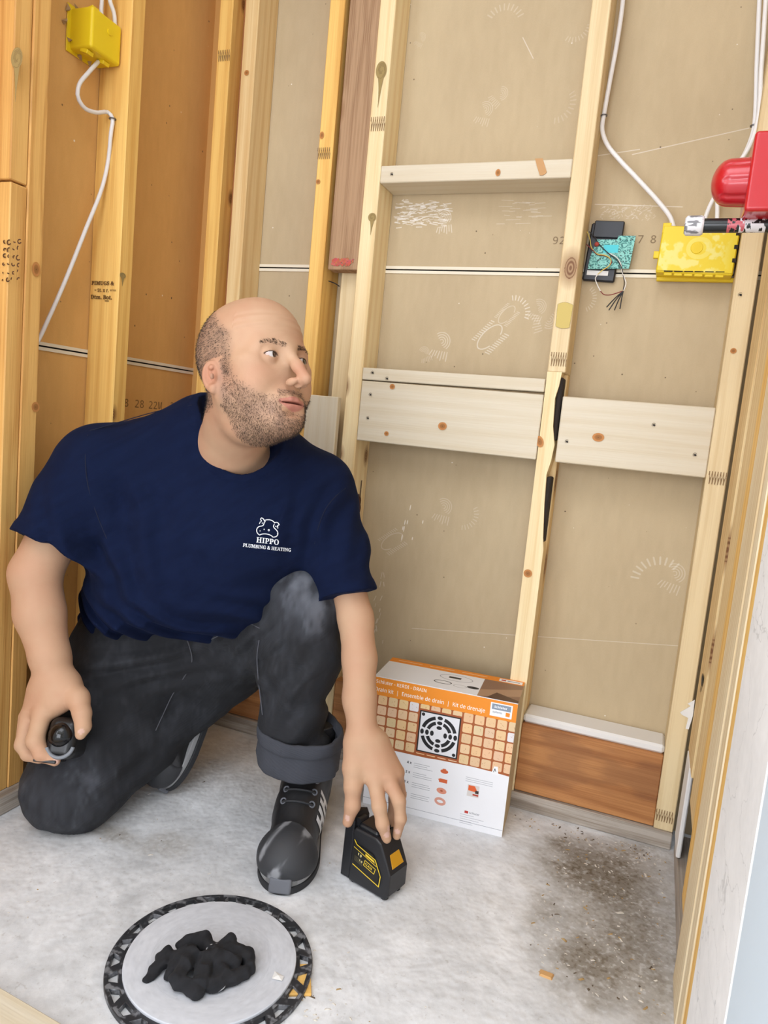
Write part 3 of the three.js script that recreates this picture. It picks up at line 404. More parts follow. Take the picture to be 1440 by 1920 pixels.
// ================= THINGS ON THE FLOOR =================
// --- drain kit carton ---
{
  const W = 0.312, H = 0.294, D = 0.142;
  const t = thing('drain_kit_carton', 'white and orange shower drain kit carton standing against the studs', 'box', [0.353, 0, 0.0815], 0.077);
  const OR = '#f0901e';
  const front = canvasTex(1024, 968, (c, w, h) => {
    c.fillStyle = '#f1f1f3'; c.fillRect(0, 0, w, h);
    c.fillStyle = '#a85a2a'; c.fillRect(0, 130, w, 390);
    let k = 0; for (let y = 132; y < 540; y += 76) for (let x = -34; x < w; x += 78) { if (y + 66 > 540) continue; k++; c.fillStyle = k % 23 === 5 ? '#e9e4e4' : `rgb(${rr(228, 240) | 0},${rr(192, 206) | 0},${rr(146, 164) | 0})`; c.beginPath(); c.roundRect(x, y, 66, 66, 10); c.fill(); c.strokeStyle = 'rgba(160,96,50,0.55)'; for (let i = 0; i < 3; i++) { c.lineWidth = rr(1, 3); const a = x + rr(8, 50), b = y + rr(8, 50); c.beginPath(); c.moveTo(a, b); c.lineTo(a + rr(-10, 12), b + rr(4, 12)); c.stroke(); } }
    c.fillStyle = '#f1f1f3'; c.beginPath(); c.moveTo(0, 545); c.lineTo(0, h); c.lineTo(w, h); c.lineTo(w, 520); c.lineTo(900, 512); c.lineTo(760, 508); c.lineTo(500, 515); c.lineTo(300, 535); c.closePath(); c.fill();
    // square grate
    c.save(); c.translate(505, 330); c.fillStyle = '#a6562c'; c.fillRect(-160, -165, 320, 330); c.fillStyle = '#26221f'; c.fillRect(-148, -152, 296, 304); c.fillStyle = '#e9e9ec'; c.fillRect(-138, -143, 276, 286);
    c.strokeStyle = '#17171a'; c.lineCap = 'butt';
    for (const [r, lw, gap] of [[118, 24, 0.16], [82, 24, 0.22]]) for (let q = 0; q < 4; q++) { c.lineWidth = lw; c.beginPath(); c.arc(0, 0, r, q * Math.PI / 2 + gap + 0.12, (q + 1) * Math.PI / 2 - gap - 0.12); c.stroke(); }
    c.fillStyle = '#17171a'; for (let q = 0; q < 4; q++) for (const r of [48, 84, 120]) { c.beginPath(); c.ellipse(Math.cos(q * Math.PI / 2) * r, Math.sin(q * Math.PI / 2) * r, q % 2 ? 19 : 13, q % 2 ? 13 : 19, 0, 0, 7); c.fill(); }
    for (const [x, y] of [[-122, -126], [122, 126]]) { c.beginPath(); c.arc(x, y, 12, 0, 7); c.fill(); } c.restore();
    // header
    c.fillStyle = OR; c.fillRect(0, 0, w, 132); c.fillStyle = '#fff'; c.font = '34px sans-serif'; c.fillText('Schluter - KERDI - DRAIN', 14, 44); c.font = '40px sans-serif'; c.fillText('Drain kit  |  Ensemble de drain  |  Kit de drenaje', 10, 104, 800);
    c.fillStyle = '#f4f4f6'; c.fillRect(842, 18, 150, 96); c.fillStyle = '#8b97a6'; c.fillRect(852, 26, 130, 40); c.fillStyle = '#fff'; c.font = 'bold 22px sans-serif'; c.fillText('Schluter', 868, 54); c.fillStyle = '#3a4654'; c.font = '18px sans-serif'; c.fillText('systems', 860, 90); c.fillStyle = OR; c.fillRect(950, 74, 28, 28);
    // legend
    const Y = [590, 662, 738, 822], lab = ['4 x', '2 x', '1 x', '1 x'];
    Y.forEach((y, i) => { c.fillStyle = '#202024'; c.font = 'bold 26px sans-serif'; c.fillText(lab[i], 300 - i * 4, y); c.fillStyle = 'rgba(120,122,130,0.7)'; for (let j = 0; j < 3; j++) c.fillRect(352, y - 14 + j * 15, rr(90, 150), 3); });
    c.fillStyle = '#d9683a'; c.beginPath(); c.ellipse(575, 590, 28, 15, 0, 0, 7); c.fill(); c.fillRect(562, 570, 24, 16); c.fillRect(545, 646, 58, 28); c.beginPath(); c.moveTo(536, 650); c.lineTo(560, 660); c.lineTo(548, 672); c.fill(); c.fillStyle = '#e2957a'; c.beginPath(); c.ellipse(570, 736, 36, 22, 0.1, 0, 7); c.fill(); c.fillStyle = '#b4552f'; c.beginPath(); c.ellipse(570, 736, 10, 6, 0, 0, 7); c.fill(); c.strokeStyle = '#e0a08c'; c.lineWidth = 18; c.beginPath(); c.ellipse(568, 816, 32, 20, 0.1, 0, 7); c.stroke();
    c.fillStyle = '#d9d2cc'; c.fillRect(750, 640, 82, 86); c.fillStyle = '#e2622c'; c.beginPath(); c.moveTo(756, 646); c.lineTo(800, 646); c.lineTo(826, 690); c.lineTo(756, 684); c.fill(); c.fillStyle = '#3a2a24'; c.fillRect(806, 676, 24, 22); c.fillStyle = '#b9402a'; c.fillRect(790, 704, 40, 12);
    c.fillStyle = '#c0362c'; c.fillRect(748, 838, 26, 18); c.fillStyle = '#55575f'; c.font = '20px sans-serif'; c.fillText('Schluter', 780, 854); c.fillStyle = 'rgba(130,132,140,0.6)'; for (let j = 0; j < 5; j++) c.fillRect(720, 868 + j * 16, rr(80, 190), 3); for (let j = 0; j < 3; j++) c.fillRect(730, 590 + j * 14, 190, 3);
    c.fillStyle = '#9a9aa2'; c.fillRect(0, 918, w, 3);
    c.fillStyle = '#f6f6f7'; c.beginPath(); c.moveTo(900, 525); c.lineTo(915, 470); c.lineTo(940, 468); c.lineTo(950, 530); c.fill(); c.strokeStyle = '#222'; c.lineWidth = 4; c.beginPath(); c.moveTo(915, 512); c.lineTo(922, 488); c.lineTo(930, 506); c.stroke();
  });
  const top = canvasTex(1024, 466, (c, w, h) => {
    c.fillStyle = '#f0f0f2'; c.fillRect(0, 0, w, h); c.fillStyle = OR; c.fillRect(0, 0, w, 96); c.fillStyle = 'rgba(255,255,255,0.7)'; for (let i = 0; i < 3; i++) c.fillRect(60 + i * 250, 40, 190, 8);
    c.fillStyle = '#8e6a52'; c.fillRect(740, 96, 284, 370); c.fillStyle = '#b08b6c'; c.beginPath(); c.moveTo(740, 466); c.lineTo(740, 330); c.lineTo(1024, 180); c.lineTo(1024, 330); c.fill(); c.fillStyle = '#5c3e2c'; c.beginPath(); c.moveTo(860, 330); c.lineTo(1024, 420); c.lineTo(1024, 466); c.lineTo(800, 466); c.fill();
    c.fillStyle = '#f4f4f6'; c.fillRect(840, 20, 170, 60); c.fillStyle = '#c0362c'; c.fillRect(856, 36, 34, 26); c.fillStyle = '#667'; c.fillRect(900, 42, 90, 12);
    c.strokeStyle = '#9a9aa0'; c.lineWidth = 5; c.beginPath(); c.ellipse(545, 200, 120, 62, 0, 0, 7); c.stroke(); c.fillStyle = '#222'; c.fillRect(490, 180, 90, 34); c.strokeStyle = '#26262a'; c.lineWidth = 8; c.beginPath(); c.ellipse(470, 330, 62, 30, 0, 0, 7); c.stroke(); c.fillStyle = '#26262a'; c.beginPath(); c.ellipse(690, 330, 44, 24, 0, 0, 7); c.fill(); c.strokeStyle = '#aaa'; c.lineWidth = 4; c.beginPath(); c.ellipse(600, 350, 46, 26, 0, 0, 7); c.stroke();
  });
  const side = std({ color: col(214, 196, 158), roughness: 0.85 }), wht = std({ color: col(232, 232, 234), roughness: 0.8 });
  const body = mesh('carton', new THREE.BoxGeometry(W, H, D), side, t); body.position.y = H / 2;
  const fp = mesh('front_print', plainBox(W - 0.0004, H - 0.0004, 0.0012), [wht, wht, wht, wht, std({ map: front, roughness: 0.5 }), wht], t, 'printed front with a square grate on tan tiles'); fp.position.set(0, H / 2, D / 2 + 0.0006);
  const tp = mesh('top_print', plainBox(W - 0.0004, 0.0012, D - 0.0002), [wht, wht, std({ map: top, roughness: 0.5 }), wht, wht, wht], t, 'orange and white printed lid'); tp.position.set(0, H + 0.0006, 0);
  const flap = mesh('torn_flap', new THREE.ExtrudeGeometry(new THREE.Shape([[0, 0], [0.055, -0.005], [0.05, -0.02], [0.01, -0.024]].map(q => new THREE.Vector2(...q))), { depth: 0.001, bevelEnabled: false }), wht, t); flap.position.set(-0.154, 0.142, D / 2 + 0.003); flap.rotation.x = -0.12;
}
// --- round drain flange ---
{
  const t = thing('drain_flange', 'round shower drain flange with a perforated black rim and pale fleece', 'drain flange', [0.187, 0, 0.722]);
  const R0 = 0.1525, R1 = 0.129, sh = new THREE.Shape(); sh.absarc(0, 0, R0, 0, Math.PI * 2, false);
  const hin = new THREE.Path(); hin.absarc(0, 0, R1, 0, Math.PI * 2, true); sh.holes.push(hin);
  const N = 26, P = (r, a) => new THREE.Vector2(Math.cos(a) * r, Math.sin(a) * r);
  for (let i = 0; i < N; i++) { const a = i / N * Math.PI * 2, w = Math.PI * 2 / N, wide = i % 2; const h = new THREE.Path(); const ro = R0 - 0.0042, ri = R1 + 0.0048; const wo = w * (wide ? 0.43 : 0.20), wi = w * (wide ? 0.18 : 0.42);
    h.moveTo(...P(ro, a - wo).toArray()); h.lineTo(...P(ri, a - wi).toArray()); h.lineTo(...P(ri, a + wi).toArray()); h.lineTo(...P(ro, a + wo).toArray()); h.closePath(); sh.holes.push(h); }
  const g = new THREE.ExtrudeGeometry(sh, { depth: 0.006, bevelEnabled: true, bevelSize: 0.0012, bevelThickness: 0.0012, bevelSegments: 2, curveSegments: 96 }).rotateX(-Math.PI / 2);
  const rimTex = dataTex(256, 256, (x, y) => { const n = fbm(x / 14, y / 14, 4), d = sstep(0.5, 0.68, n); const v = mix(46, 120, d); return [v, v + 1, v + 4]; });
  const uv = g.attributes.uv; for (let i = 0; i < uv.count; i++) uv.setXY(i, uv.getX(i) * 5, uv.getY(i) * 5);
  const rim = mesh('rim', g, std({ map: rimTex, roughness: 0.4 }), t); rim.position.y = 0.0012;

  const fl = new THREE.LatheGeometry([[0, 0.0], [0.128, 0.0], [0.1285, 0.011], [0.1275, 0.0135], [0.092, 0.0135], [0.087, 0.012], [0.058, 0.0112], [0.052, 0.0098], [0, 0.0098]].map(q => new THREE.Vector2(...q)), 96);
  mesh('fleece', fl, std({ map: dataTex(256, 256, (x, y) => { const v = 206 + (fbm(x / 4, y / 4, 3) - 0.5) * 22 + (fbm(x / 40, y / 40, 3) - 0.5) * 16; return [v - 2, v, v + 5]; }), roughness: 0.95 }), t, 'pale grey fleece disc');
  // plaster chip on the fleece edge
  const ch = mesh('plaster_chip', new ConvexGeometry([V(0, 0, 0), V(0.018, 0.001, 0.004), V(0.02, 0.002, 0.014), V(0.004, 0.001, 0.016), V(0.01, 0.003, 0.008)]), M.chalk, t); ch.position.set(0.098, 0.0136, -0.02);
  const shim = thing('wood_offcut', 'small tan wood offcut poking out under the drain flange', 'wood scrap', [0.298, 0, 0.70], 0.5);
  mesh('block', chamBox(0.085, 0.0045, 0.06, 0.001, 'x'), M.amber, shim).position.y = 0.00225;
  const cb = thing('wood_board', 'pale cream board lying at the lower left corner', 'board', [-0.16, 0, 1.04], -0.065); mesh('plank', chamBox(0.62, 0.018, 0.28, 0.002, 'x'), M.pale, cb).position.y = 0.009;
}
// --- crumbs and slivers ---
{
  const chipM = std({ color: col(232, 228, 220), roughness: 0.9 }); const g = new ConvexGeometry([V(-1, 0, -0.6), V(1, 0, -0.3), V(0.6, 0, 0.8), V(-0.7, 0, 0.5), V(0, 0.6, 0), V(0.4, 0.4, 0.2)]);
  const N = 420, im = new THREE.InstancedMesh(g, chipM, N), o = new THREE.Object3D(); im.castShadow = im.receiveShadow = true;
  for (let i = 0; i < N; i++) { let x, z; const k = rnd(); if (k < 0.25) { x = rr(0.52, 0.84); z = rr(0.012, 0.05) + rnd() * rnd() * 0.06; } else if (k < 0.75) { x = 0.74 + rr(-0.12, 0.1); z = rr(0.06, 0.5); } else if (k < 0.88) { x = 0.35 + rr(-0.04, 0.1); z = rr(0.66, 0.8); } else { x = rr(-0.3, 0.6); z = rr(0.1, 0.9); } const s = rr(0.0008, 0.003) * (rnd() < 0.08 ? 1.8 : 1); o.position.set(x, 0.0002, z); o.rotation.set(rr(-0.2, 0.2), rr(0, 6), 0); o.scale.set(s * rr(0.6, 2.2), s * 0.8, s); o.updateMatrix(); im.setMatrixAt(i, o.matrix); im.setColorAt(i, rnd() < 0.55 ? col(236, 232, 226) : rnd() < 0.6 ? col(190, 160, 110) : col(110, 96, 80)); }
  im.name = 'floor_crumbs'; im.userData = { kind: 'stuff', label: 'plaster crumbs and wood slivers scattered over the concrete', category: 'debris' }; scene.add(im);
  const w = mesh('wood_chip', new ConvexGeometry([V(-0.011, 0, -0.007), V(0.012, 0, -0.006), V(0.01, 0, 0.008), V(-0.01, 0, 0.007), V(-0.009, 0.003, -0.005), V(0.01, 0.003, -0.004), V(0.008, 0.003, 0.006), V(-0.008, 0.003, 0.005)]), std({ color: col(206, 160, 104), roughness: 0.8 })); const wp = onY(1024, 1828, 0); w.position.set(wp.x, 0, wp.z); w.userData = { label: 'small tan wood chip on the stained concrete', category: 'wood chip' };
}
// --- laser level under the left hand ---
{
  const t = thing('laser_level', 'black self levelling laser tool with a yellow edged label under his left hand', 'laser level', [0.335, 0, 0.418], -0.28);
  const blk = std({ color: col(30, 30, 33), roughness: 0.42 }), gl = std({ color: col(26, 27, 30), roughness: 0.22 });
  const prof = [[-0.040, 0.006], [0.042, 0.006], [0.048, 0.014], [0.048, 0.050], [0.040, 0.066], [0.022, 0.098], [0.012, 0.103], [-0.036, 0.103], [-0.040, 0.098]];
  const ext = (pts, d, b, m, n, z, par = t, l) => { const g = new THREE.ExtrudeGeometry(new THREE.Shape(pts.map(q => new THREE.Vector2(...q))), { depth: d - 2 * b, bevelEnabled: true, bevelSize: b, bevelThickness: b, bevelSegments: 3 }); g.translate(0, 0, -d / 2 + b); const q = mesh(n, g, m, par, l); q.position.z = z; return q; };
  ext(prof.map(([x, y]) => [x * 0.94, y]), 0.056, 0.004, blk, 'housing', 0);
  for (const [x, z] of [[-0.034, 0.018], [0.036, 0.018], [-0.034, -0.018], [0.036, -0.018]]) { const f = mesh('foot', new THREE.CylinderGeometry(0.006, 0.007, 0.007, 12), M.black, t); f.position.set(x, 0.0035, z); }
  const knob = new RoundedBoxGeometry(0.046, 0.014, 0.044, 4, 0.006); const kb = mesh('top_button', knob, gl, t); kb.position.set(-0.012, 0.108, 0); kb.rotation.z = -0.05;
  ext([[-0.062, 0.004], [-0.046, 0.004], [-0.044, 0.06], [-0.045, 0.112], [-0.050, 0.120], [-0.060, 0.116], [-0.061, 0.06]], 0.046, 0.003, blk, 'wall_bracket', 0.001);
  const hinge = mesh('bracket_knob', new THREE.CylinderGeometry(0.008, 0.008, 0.02, 16).rotateX(Math.PI / 2), blk, t); hinge.position.set(-0.040, 0.112, 0.006);
  const lab = canvasTex(512, 512, (c) => { const pl = new Path2D(); c.fillStyle = '#15130f'; c.strokeStyle = '#e8c62e'; c.lineWidth = 13; c.lineJoin = 'round'; c.beginPath(); c.moveTo(14, 20); c.lineTo(20, 60); c.lineTo(350, 92); c.lineTo(470, 330); c.lineTo(462, 470); c.lineTo(14, 350); c.closePath(); c.fill(); c.beginPath(); c.moveTo(16, 16); c.lineTo(60, 70); c.lineTo(390, 150); c.lineTo(498, 340); c.lineTo(484, 490); c.lineTo(16, 372); c.stroke(); c.lineWidth = 9; c.beginPath(); c.moveTo(16, 120); c.lineTo(424, 232); c.stroke(); c.fillStyle = '#e8c62e'; c.beginPath(); c.moveTo(220, 130); c.lineTo(370, 168); c.lineTo(390, 200); c.lineTo(220, 160); c.fill(); c.font = 'bold 54px sans-serif'; c.save(); c.rotate(0.24); c.fillStyle = '#e9dd9a'; c.fillText('1 0', 130, 180); c.font = 'bold 44px sans-serif'; c.fillText('\u25BC', 60, 176); c.fillText('1 0', 180, 246); c.fillStyle = '#e8c62e'; c.strokeRect(270, 170, 190, 80); c.font = 'bold 46px sans-serif'; c.fillText('CLASS', 282, 226, 170); c.restore(); c.fillStyle = 'rgba(210,190,120,0.5)'; for (let i = 0; i < 4; i++) { c.save(); c.translate(40, 236 + i * 20); c.rotate(0.22); c.fillRect(0, 0, 150, 4); c.restore(); } });
  decal('label_print', t, lab, V(-0.002, 0.054, 0.0282), 0.068, 0.068, 'z', 0, 'yellow outlined label', 0.5);
  const wg = new THREE.Shape([[-0.02, -0.02], [0.02, -0.02], [0.016, 0.02], [-0.016, 0.02]].map(q => new THREE.Vector2(...q)));
  const win = mesh('amber_window', new THREE.ExtrudeGeometry(wg, { depth: 0.002, bevelEnabled: true, bevelSize: 0.001, bevelThickness: 0.001 }), std({ color: col(206, 150, 40), roughness: 0.2 }), t, 'amber laser window'); win.position.set(0.0365, 0.072, 0); win.rotation.order = 'YXZ'; win.rotation.y = Math.PI / 2; win.rotation.x = -0.52; win.scale.setScalar(0.8);
  const rib = (y, x) => { const r = mesh('grip_rib', chamBox(0.002, 0.004, 0.036, 0.0008), gl, t); r.position.set(x, y, 0); return r; }; for (let i = 0; i < 4; i++) rib(0.097 - i * 0.004, 0.0235 + i * 0.0022);
}
// ================= IMPLICIT SURFACES =================
// a field is a list of parts {f, c, R, k, sub}; parts are joined with a smooth minimum
const cone = (a, b, r1, r2, k = 0.02) => { const dx = b.x - a.x, dy = b.y - a.y, dz = b.z - a.z, L = dx * dx + dy * dy + dz * dz || 1e-9; const c = a.clone().add(b).multiplyScalar(0.5), R = Math.sqrt(L) / 2 + Math.max(r1, r2);
  return { c, R, k, f: (x, y, z) => { const px = x - a.x, py = y - a.y, pz = z - a.z; let t = (px * dx + py * dy + pz * dz) / L; t = t < 0 ? 0 : t > 1 ? 1 : t; const qx = px - dx * t, qy = py - dy * t, qz = pz - dz * t; return Math.sqrt(qx * qx + qy * qy + qz * qz) - (r1 + (r2 - r1) * t); } }; };
const ell = (c, r, k = 0.02, q = null) => { const qi = q ? new THREE.Matrix3().setFromMatrix4(new THREE.Matrix4().makeRotationFromQuaternion(q.clone().invert())).elements : null;
  return { c, R: Math.max(r.x, r.y, r.z), k, f: (x, y, z) => { let px = x - c.x, py = y - c.y, pz = z - c.z; if (qi) { const a = qi[0] * px + qi[3] * py + qi[6] * pz, b = qi[1] * px + qi[4] * py + qi[7] * pz, d = qi[2] * px + qi[5] * py + qi[8] * pz; px = a; py = b; pz = d; } const ax = px / r.x, ay = py / r.y, az = pz / r.z, k0 = Math.sqrt(ax * ax + ay * ay + az * az), bx = ax / r.x, by = ay / r.y, bz = az / r.z, k1 = Math.sqrt(bx * bx + by * by + bz * bz); return k1 < 1e-9 ? -Math.min(r.x, r.y, r.z) : k0 * (k0 - 1) / k1; } }; };
const sub = (p) => ({ ...p, sub: true });
const smin = (a, b, k) => { const h = Math.max(k - Math.abs(a - b), 0) / k; return Math.min(a, b) - h * h * k * 0.25; };
function field(list) {
  return (x, y, z) => { let d = 1e3; for (let i = 0; i < list.length; i++) { const p = list[i]; const ex = x - p.c.x, ey = y - p.c.y, ez = z - p.c.z; const lb = Math.sqrt(ex * ex + ey * ey + ez * ez) - p.R; if (p.sub) { if (lb > p.k - Math.min(0, d) && lb > 0.02) continue; const s = -p.f(x, y, z); d = -smin(-d, -s, p.k); } else { if (lb > d + p.k) continue; d = smin(d, p.f(x, y, z), p.k); } } return d; };
}
function nets(f, mn, mx, h, keep) {
  const nx = Math.ceil((mx.x - mn.x) / h) + 1, ny = Math.ceil((mx.y - mn.y) / h) + 1, nz = Math.ceil((mx.z - mn.z) / h) + 1, F = new Float32Array(nx * ny * nz), I = (i, j, k) => (k * ny + j) * nx + i, B = 6;
  for (let k0 = 0; k0 < nz; k0 += B) for (let j0 = 0; j0 < ny; j0 += B) for (let i0 = 0; i0 < nx; i0 += B) {
    const d = f(mn.x + (i0 + B / 2) * h, mn.y + (j0 + B / 2) * h, mn.z + (k0 + B / 2) * h), far = Math.abs(d) > h * B * 1.25 + 0.012;
    for (let k = k0; k < Math.min(nz, k0 + B); k++) for (let j = j0; j < Math.min(ny, j0 + B); j++) for (let i = i0; i < Math.min(nx, i0 + B); i++) F[I(i, j, k)] = far ? d : f(mn.x + i * h, mn.y + j * h, mn.z + k * h);
  }
  const pos = [], id = new Int32Array(nx * ny * nz).fill(-1), idx = [];
  for (let k = 0; k < nz - 1; k++) for (let j = 0; j < ny - 1; j++) for (let i = 0; i < nx - 1; i++) {
    let m = 0, sx = 0, sy = 0, sz = 0, n = 0; const v = [F[I(i, j, k)], F[I(i + 1, j, k)], F[I(i, j + 1, k)], F[I(i + 1, j + 1, k)], F[I(i, j, k + 1)], F[I(i + 1, j, k + 1)], F[I(i, j + 1, k + 1)], F[I(i + 1, j + 1, k + 1)]];
    for (let q = 0; q < 8; q++) if (v[q] < 0) m++; if (m === 0 || m === 8) continue;
    const E = [[0, 1], [2, 3], [4, 5], [6, 7], [0, 2], [1, 3], [4, 6], [5, 7], [0, 4], [1, 5], [2, 6], [3, 7]];
    for (const [a, b] of E) if ((v[a] < 0) !== (v[b] < 0)) { const t = v[a] / (v[a] - v[b]); sx += (a & 1) + ((b & 1) - (a & 1)) * t; sy += ((a >> 1) & 1) + (((b >> 1) & 1) - ((a >> 1) & 1)) * t; sz += (a >> 2) + ((b >> 2) - (a >> 2)) * t; n++; }
    const X = mn.x + (i + sx / n) * h, Y = mn.y + (j + sy / n) * h, Z = mn.z + (k + sz / n) * h; if (keep && !keep(X, Y, Z)) continue; id[I(i, j, k)] = pos.length / 3; pos.push(X, Y, Z);
  }
  const quad = (a, b, c, d, fl) => { if (a < 0 || b < 0 || c < 0 || d < 0) return; fl ? idx.push(a, b, c, a, c, d) : idx.push(a, c, b, a, d, c); };
  for (let k = 1; k < nz - 1; k++) for (let j = 1; j < ny - 1; j++) for (let i = 1; i < nx - 1; i++) { const s = F[I(i, j, k)] < 0;
    if (s !== F[I(i + 1, j, k)] < 0) quad(id[I(i, j - 1, k - 1)], id[I(i, j, k - 1)], id[I(i, j, k)], id[I(i, j - 1, k)], s);
    if (s !== F[I(i, j + 1, k)] < 0) quad(id[I(i - 1, j, k - 1)], id[I(i - 1, j, k)], id[I(i, j, k)], id[I(i, j, k - 1)], s);
    if (s !== F[I(i, j, k + 1)] < 0) quad(id[I(i - 1, j - 1, k)], id[I(i, j - 1, k)], id[I(i, j, k)], id[I(i - 1, j, k)], s); }
  const g = new THREE.BufferGeometry(), nor = new Float32Array(pos.length), e = h * 0.6;
  for (let i = 0; i < pos.length; i += 3) { const x = pos[i], y = pos[i + 1], z = pos[i + 2]; const a = f(x + e, y, z) - f(x - e, y, z), b = f(x, y + e, z) - f(x, y - e, z), c = f(x, y, z + e) - f(x, y, z - e), l = Math.hypot(a, b, c) || 1; nor[i] = a / l; nor[i + 1] = b / l; nor[i + 2] = c / l; }
  g.setAttribute('position', new THREE.Float32BufferAttribute(pos, 3)); g.setAttribute('normal', new THREE.BufferAttribute(nor, 3)); g.setIndex(idx);
  const uv = new Float32Array(pos.length / 3 * 2); for (let i = 0, q = 0; i < pos.length; i += 3) { const ny2 = Math.abs(nor[i + 1]); uv[q++] = (pos[i] * 0.85 + pos[i + 2] * 0.53) * 4; uv[q++] = (pos[i + 1] + (pos[i + 2] - pos[i]) * 0.4) * 4; } g.setAttribute('uv', new THREE.BufferAttribute(uv, 2));
  return g;
}
function paint(g, fn) { const p = g.attributes.position, c = new Float32Array(p.count * 3), n = g.attributes.normal; for (let i = 0; i < p.count; i++) { const q = fn(p.getX(i), p.getY(i), p.getZ(i), n.getX(i), n.getY(i), n.getZ(i)); c[i * 3] = q[0]; c[i * 3 + 1] = q[1]; c[i * 3 + 2] = q[2]; } g.setAttribute('color', new THREE.BufferAttribute(c, 3)); return g; }
const lin = (r, g, b) => { const c = col(r, g, b); return [c.r, c.g, c.b]; };
const mix3 = (a, b, t) => [mix(a[0], b[0], t), mix(a[1], b[1], t), mix(a[2], b[2], t)];
const J = (u, v, d) => at(u, v, d);
// march from a point along a direction onto a field
function drop(f, o, d, off = 0.0008) { const p = o.clone(); for (let i = 0; i < 120; i++) { const s = Math.min(0.05, f(p.x, p.y, p.z)); if (s < 0.0004) break; if (p.distanceTo(o) > 0.6) return null; p.addScaledVector(d, s * 0.8); } return p.addScaledVector(d, -off); }
// a printed patch that follows a surface
function patch(f, c, right, up, w, h, n, tex, name, parent, label, rough = 0.8) {
  const d = right.clone().cross(up).normalize().negate(), g = new THREE.PlaneGeometry(w, h, n, n), p = g.attributes.position;
  for (let i = 0; i < p.count; i++) { const o = c.clone().addScaledVector(right, p.getX(i)).addScaledVector(up, p.getY(i)).addScaledVector(d, -0.09); const q = drop(f, o, d) ?? c; p.setXYZ(i, q.x, q.y, q.z); } g.computeVertexNormals();
  return mesh(name, g, new THREE.MeshStandardMaterial({ map: tex, transparent: true, alphaTest: 0.05, roughness: rough }), parent, label);
}
// ================= THE PERSON =================
const person = thing('person', 'kneeling person in a navy T-shirt and black jeans, head turned right', 'person');
const camR = V(1, 0, 0).applyQuaternion(camera.quaternion), camU = V(0, 1, 0).applyQuaternion(camera.quaternion), camB = V(0, 0, 1).applyQuaternion(camera.quaternion);
// --- head frame: x his left, y up, z forward ---
const HS = 1.04, HC = J(474, 698, 1.27);
const yawH = 0.86, pitH = 0.10;
const hz = camR.clone().multiplyScalar(Math.sin(yawH) * Math.cos(pitH)).addScaledVector(camU, Math.sin(pitH)).addScaledVector(camB, Math.cos(yawH) * Math.cos(pitH)).normalize();
const hup0 = camU.clone().addScaledVector(camR, 0.04);
const hx = hup0.clone().cross(hz).normalize(), hy = hz.clone().cross(hx).normalize();
const toHead = (x, y, z) => { const a = x - HC.x, b = y - HC.y, c = z - HC.z; return [(a * hx.x + b * hx.y + c * hx.z) / HS, (a * hy.x + b * hy.y + c * hy.z) / HS, (a * hz.x + b * hz.y + c * hz.z) / HS]; };
const fromHead = (x, y, z) => HC.clone().addScaledVector(hx, x * HS).addScaledVector(hy, y * HS).addScaledVector(hz, z * HS);
const both = (fn) => [fn(1), fn(-1)].flat();
const tiltQ = (x, y, z) => new THREE.Quaternion().setFromEuler(new THREE.Euler(x, y, z));
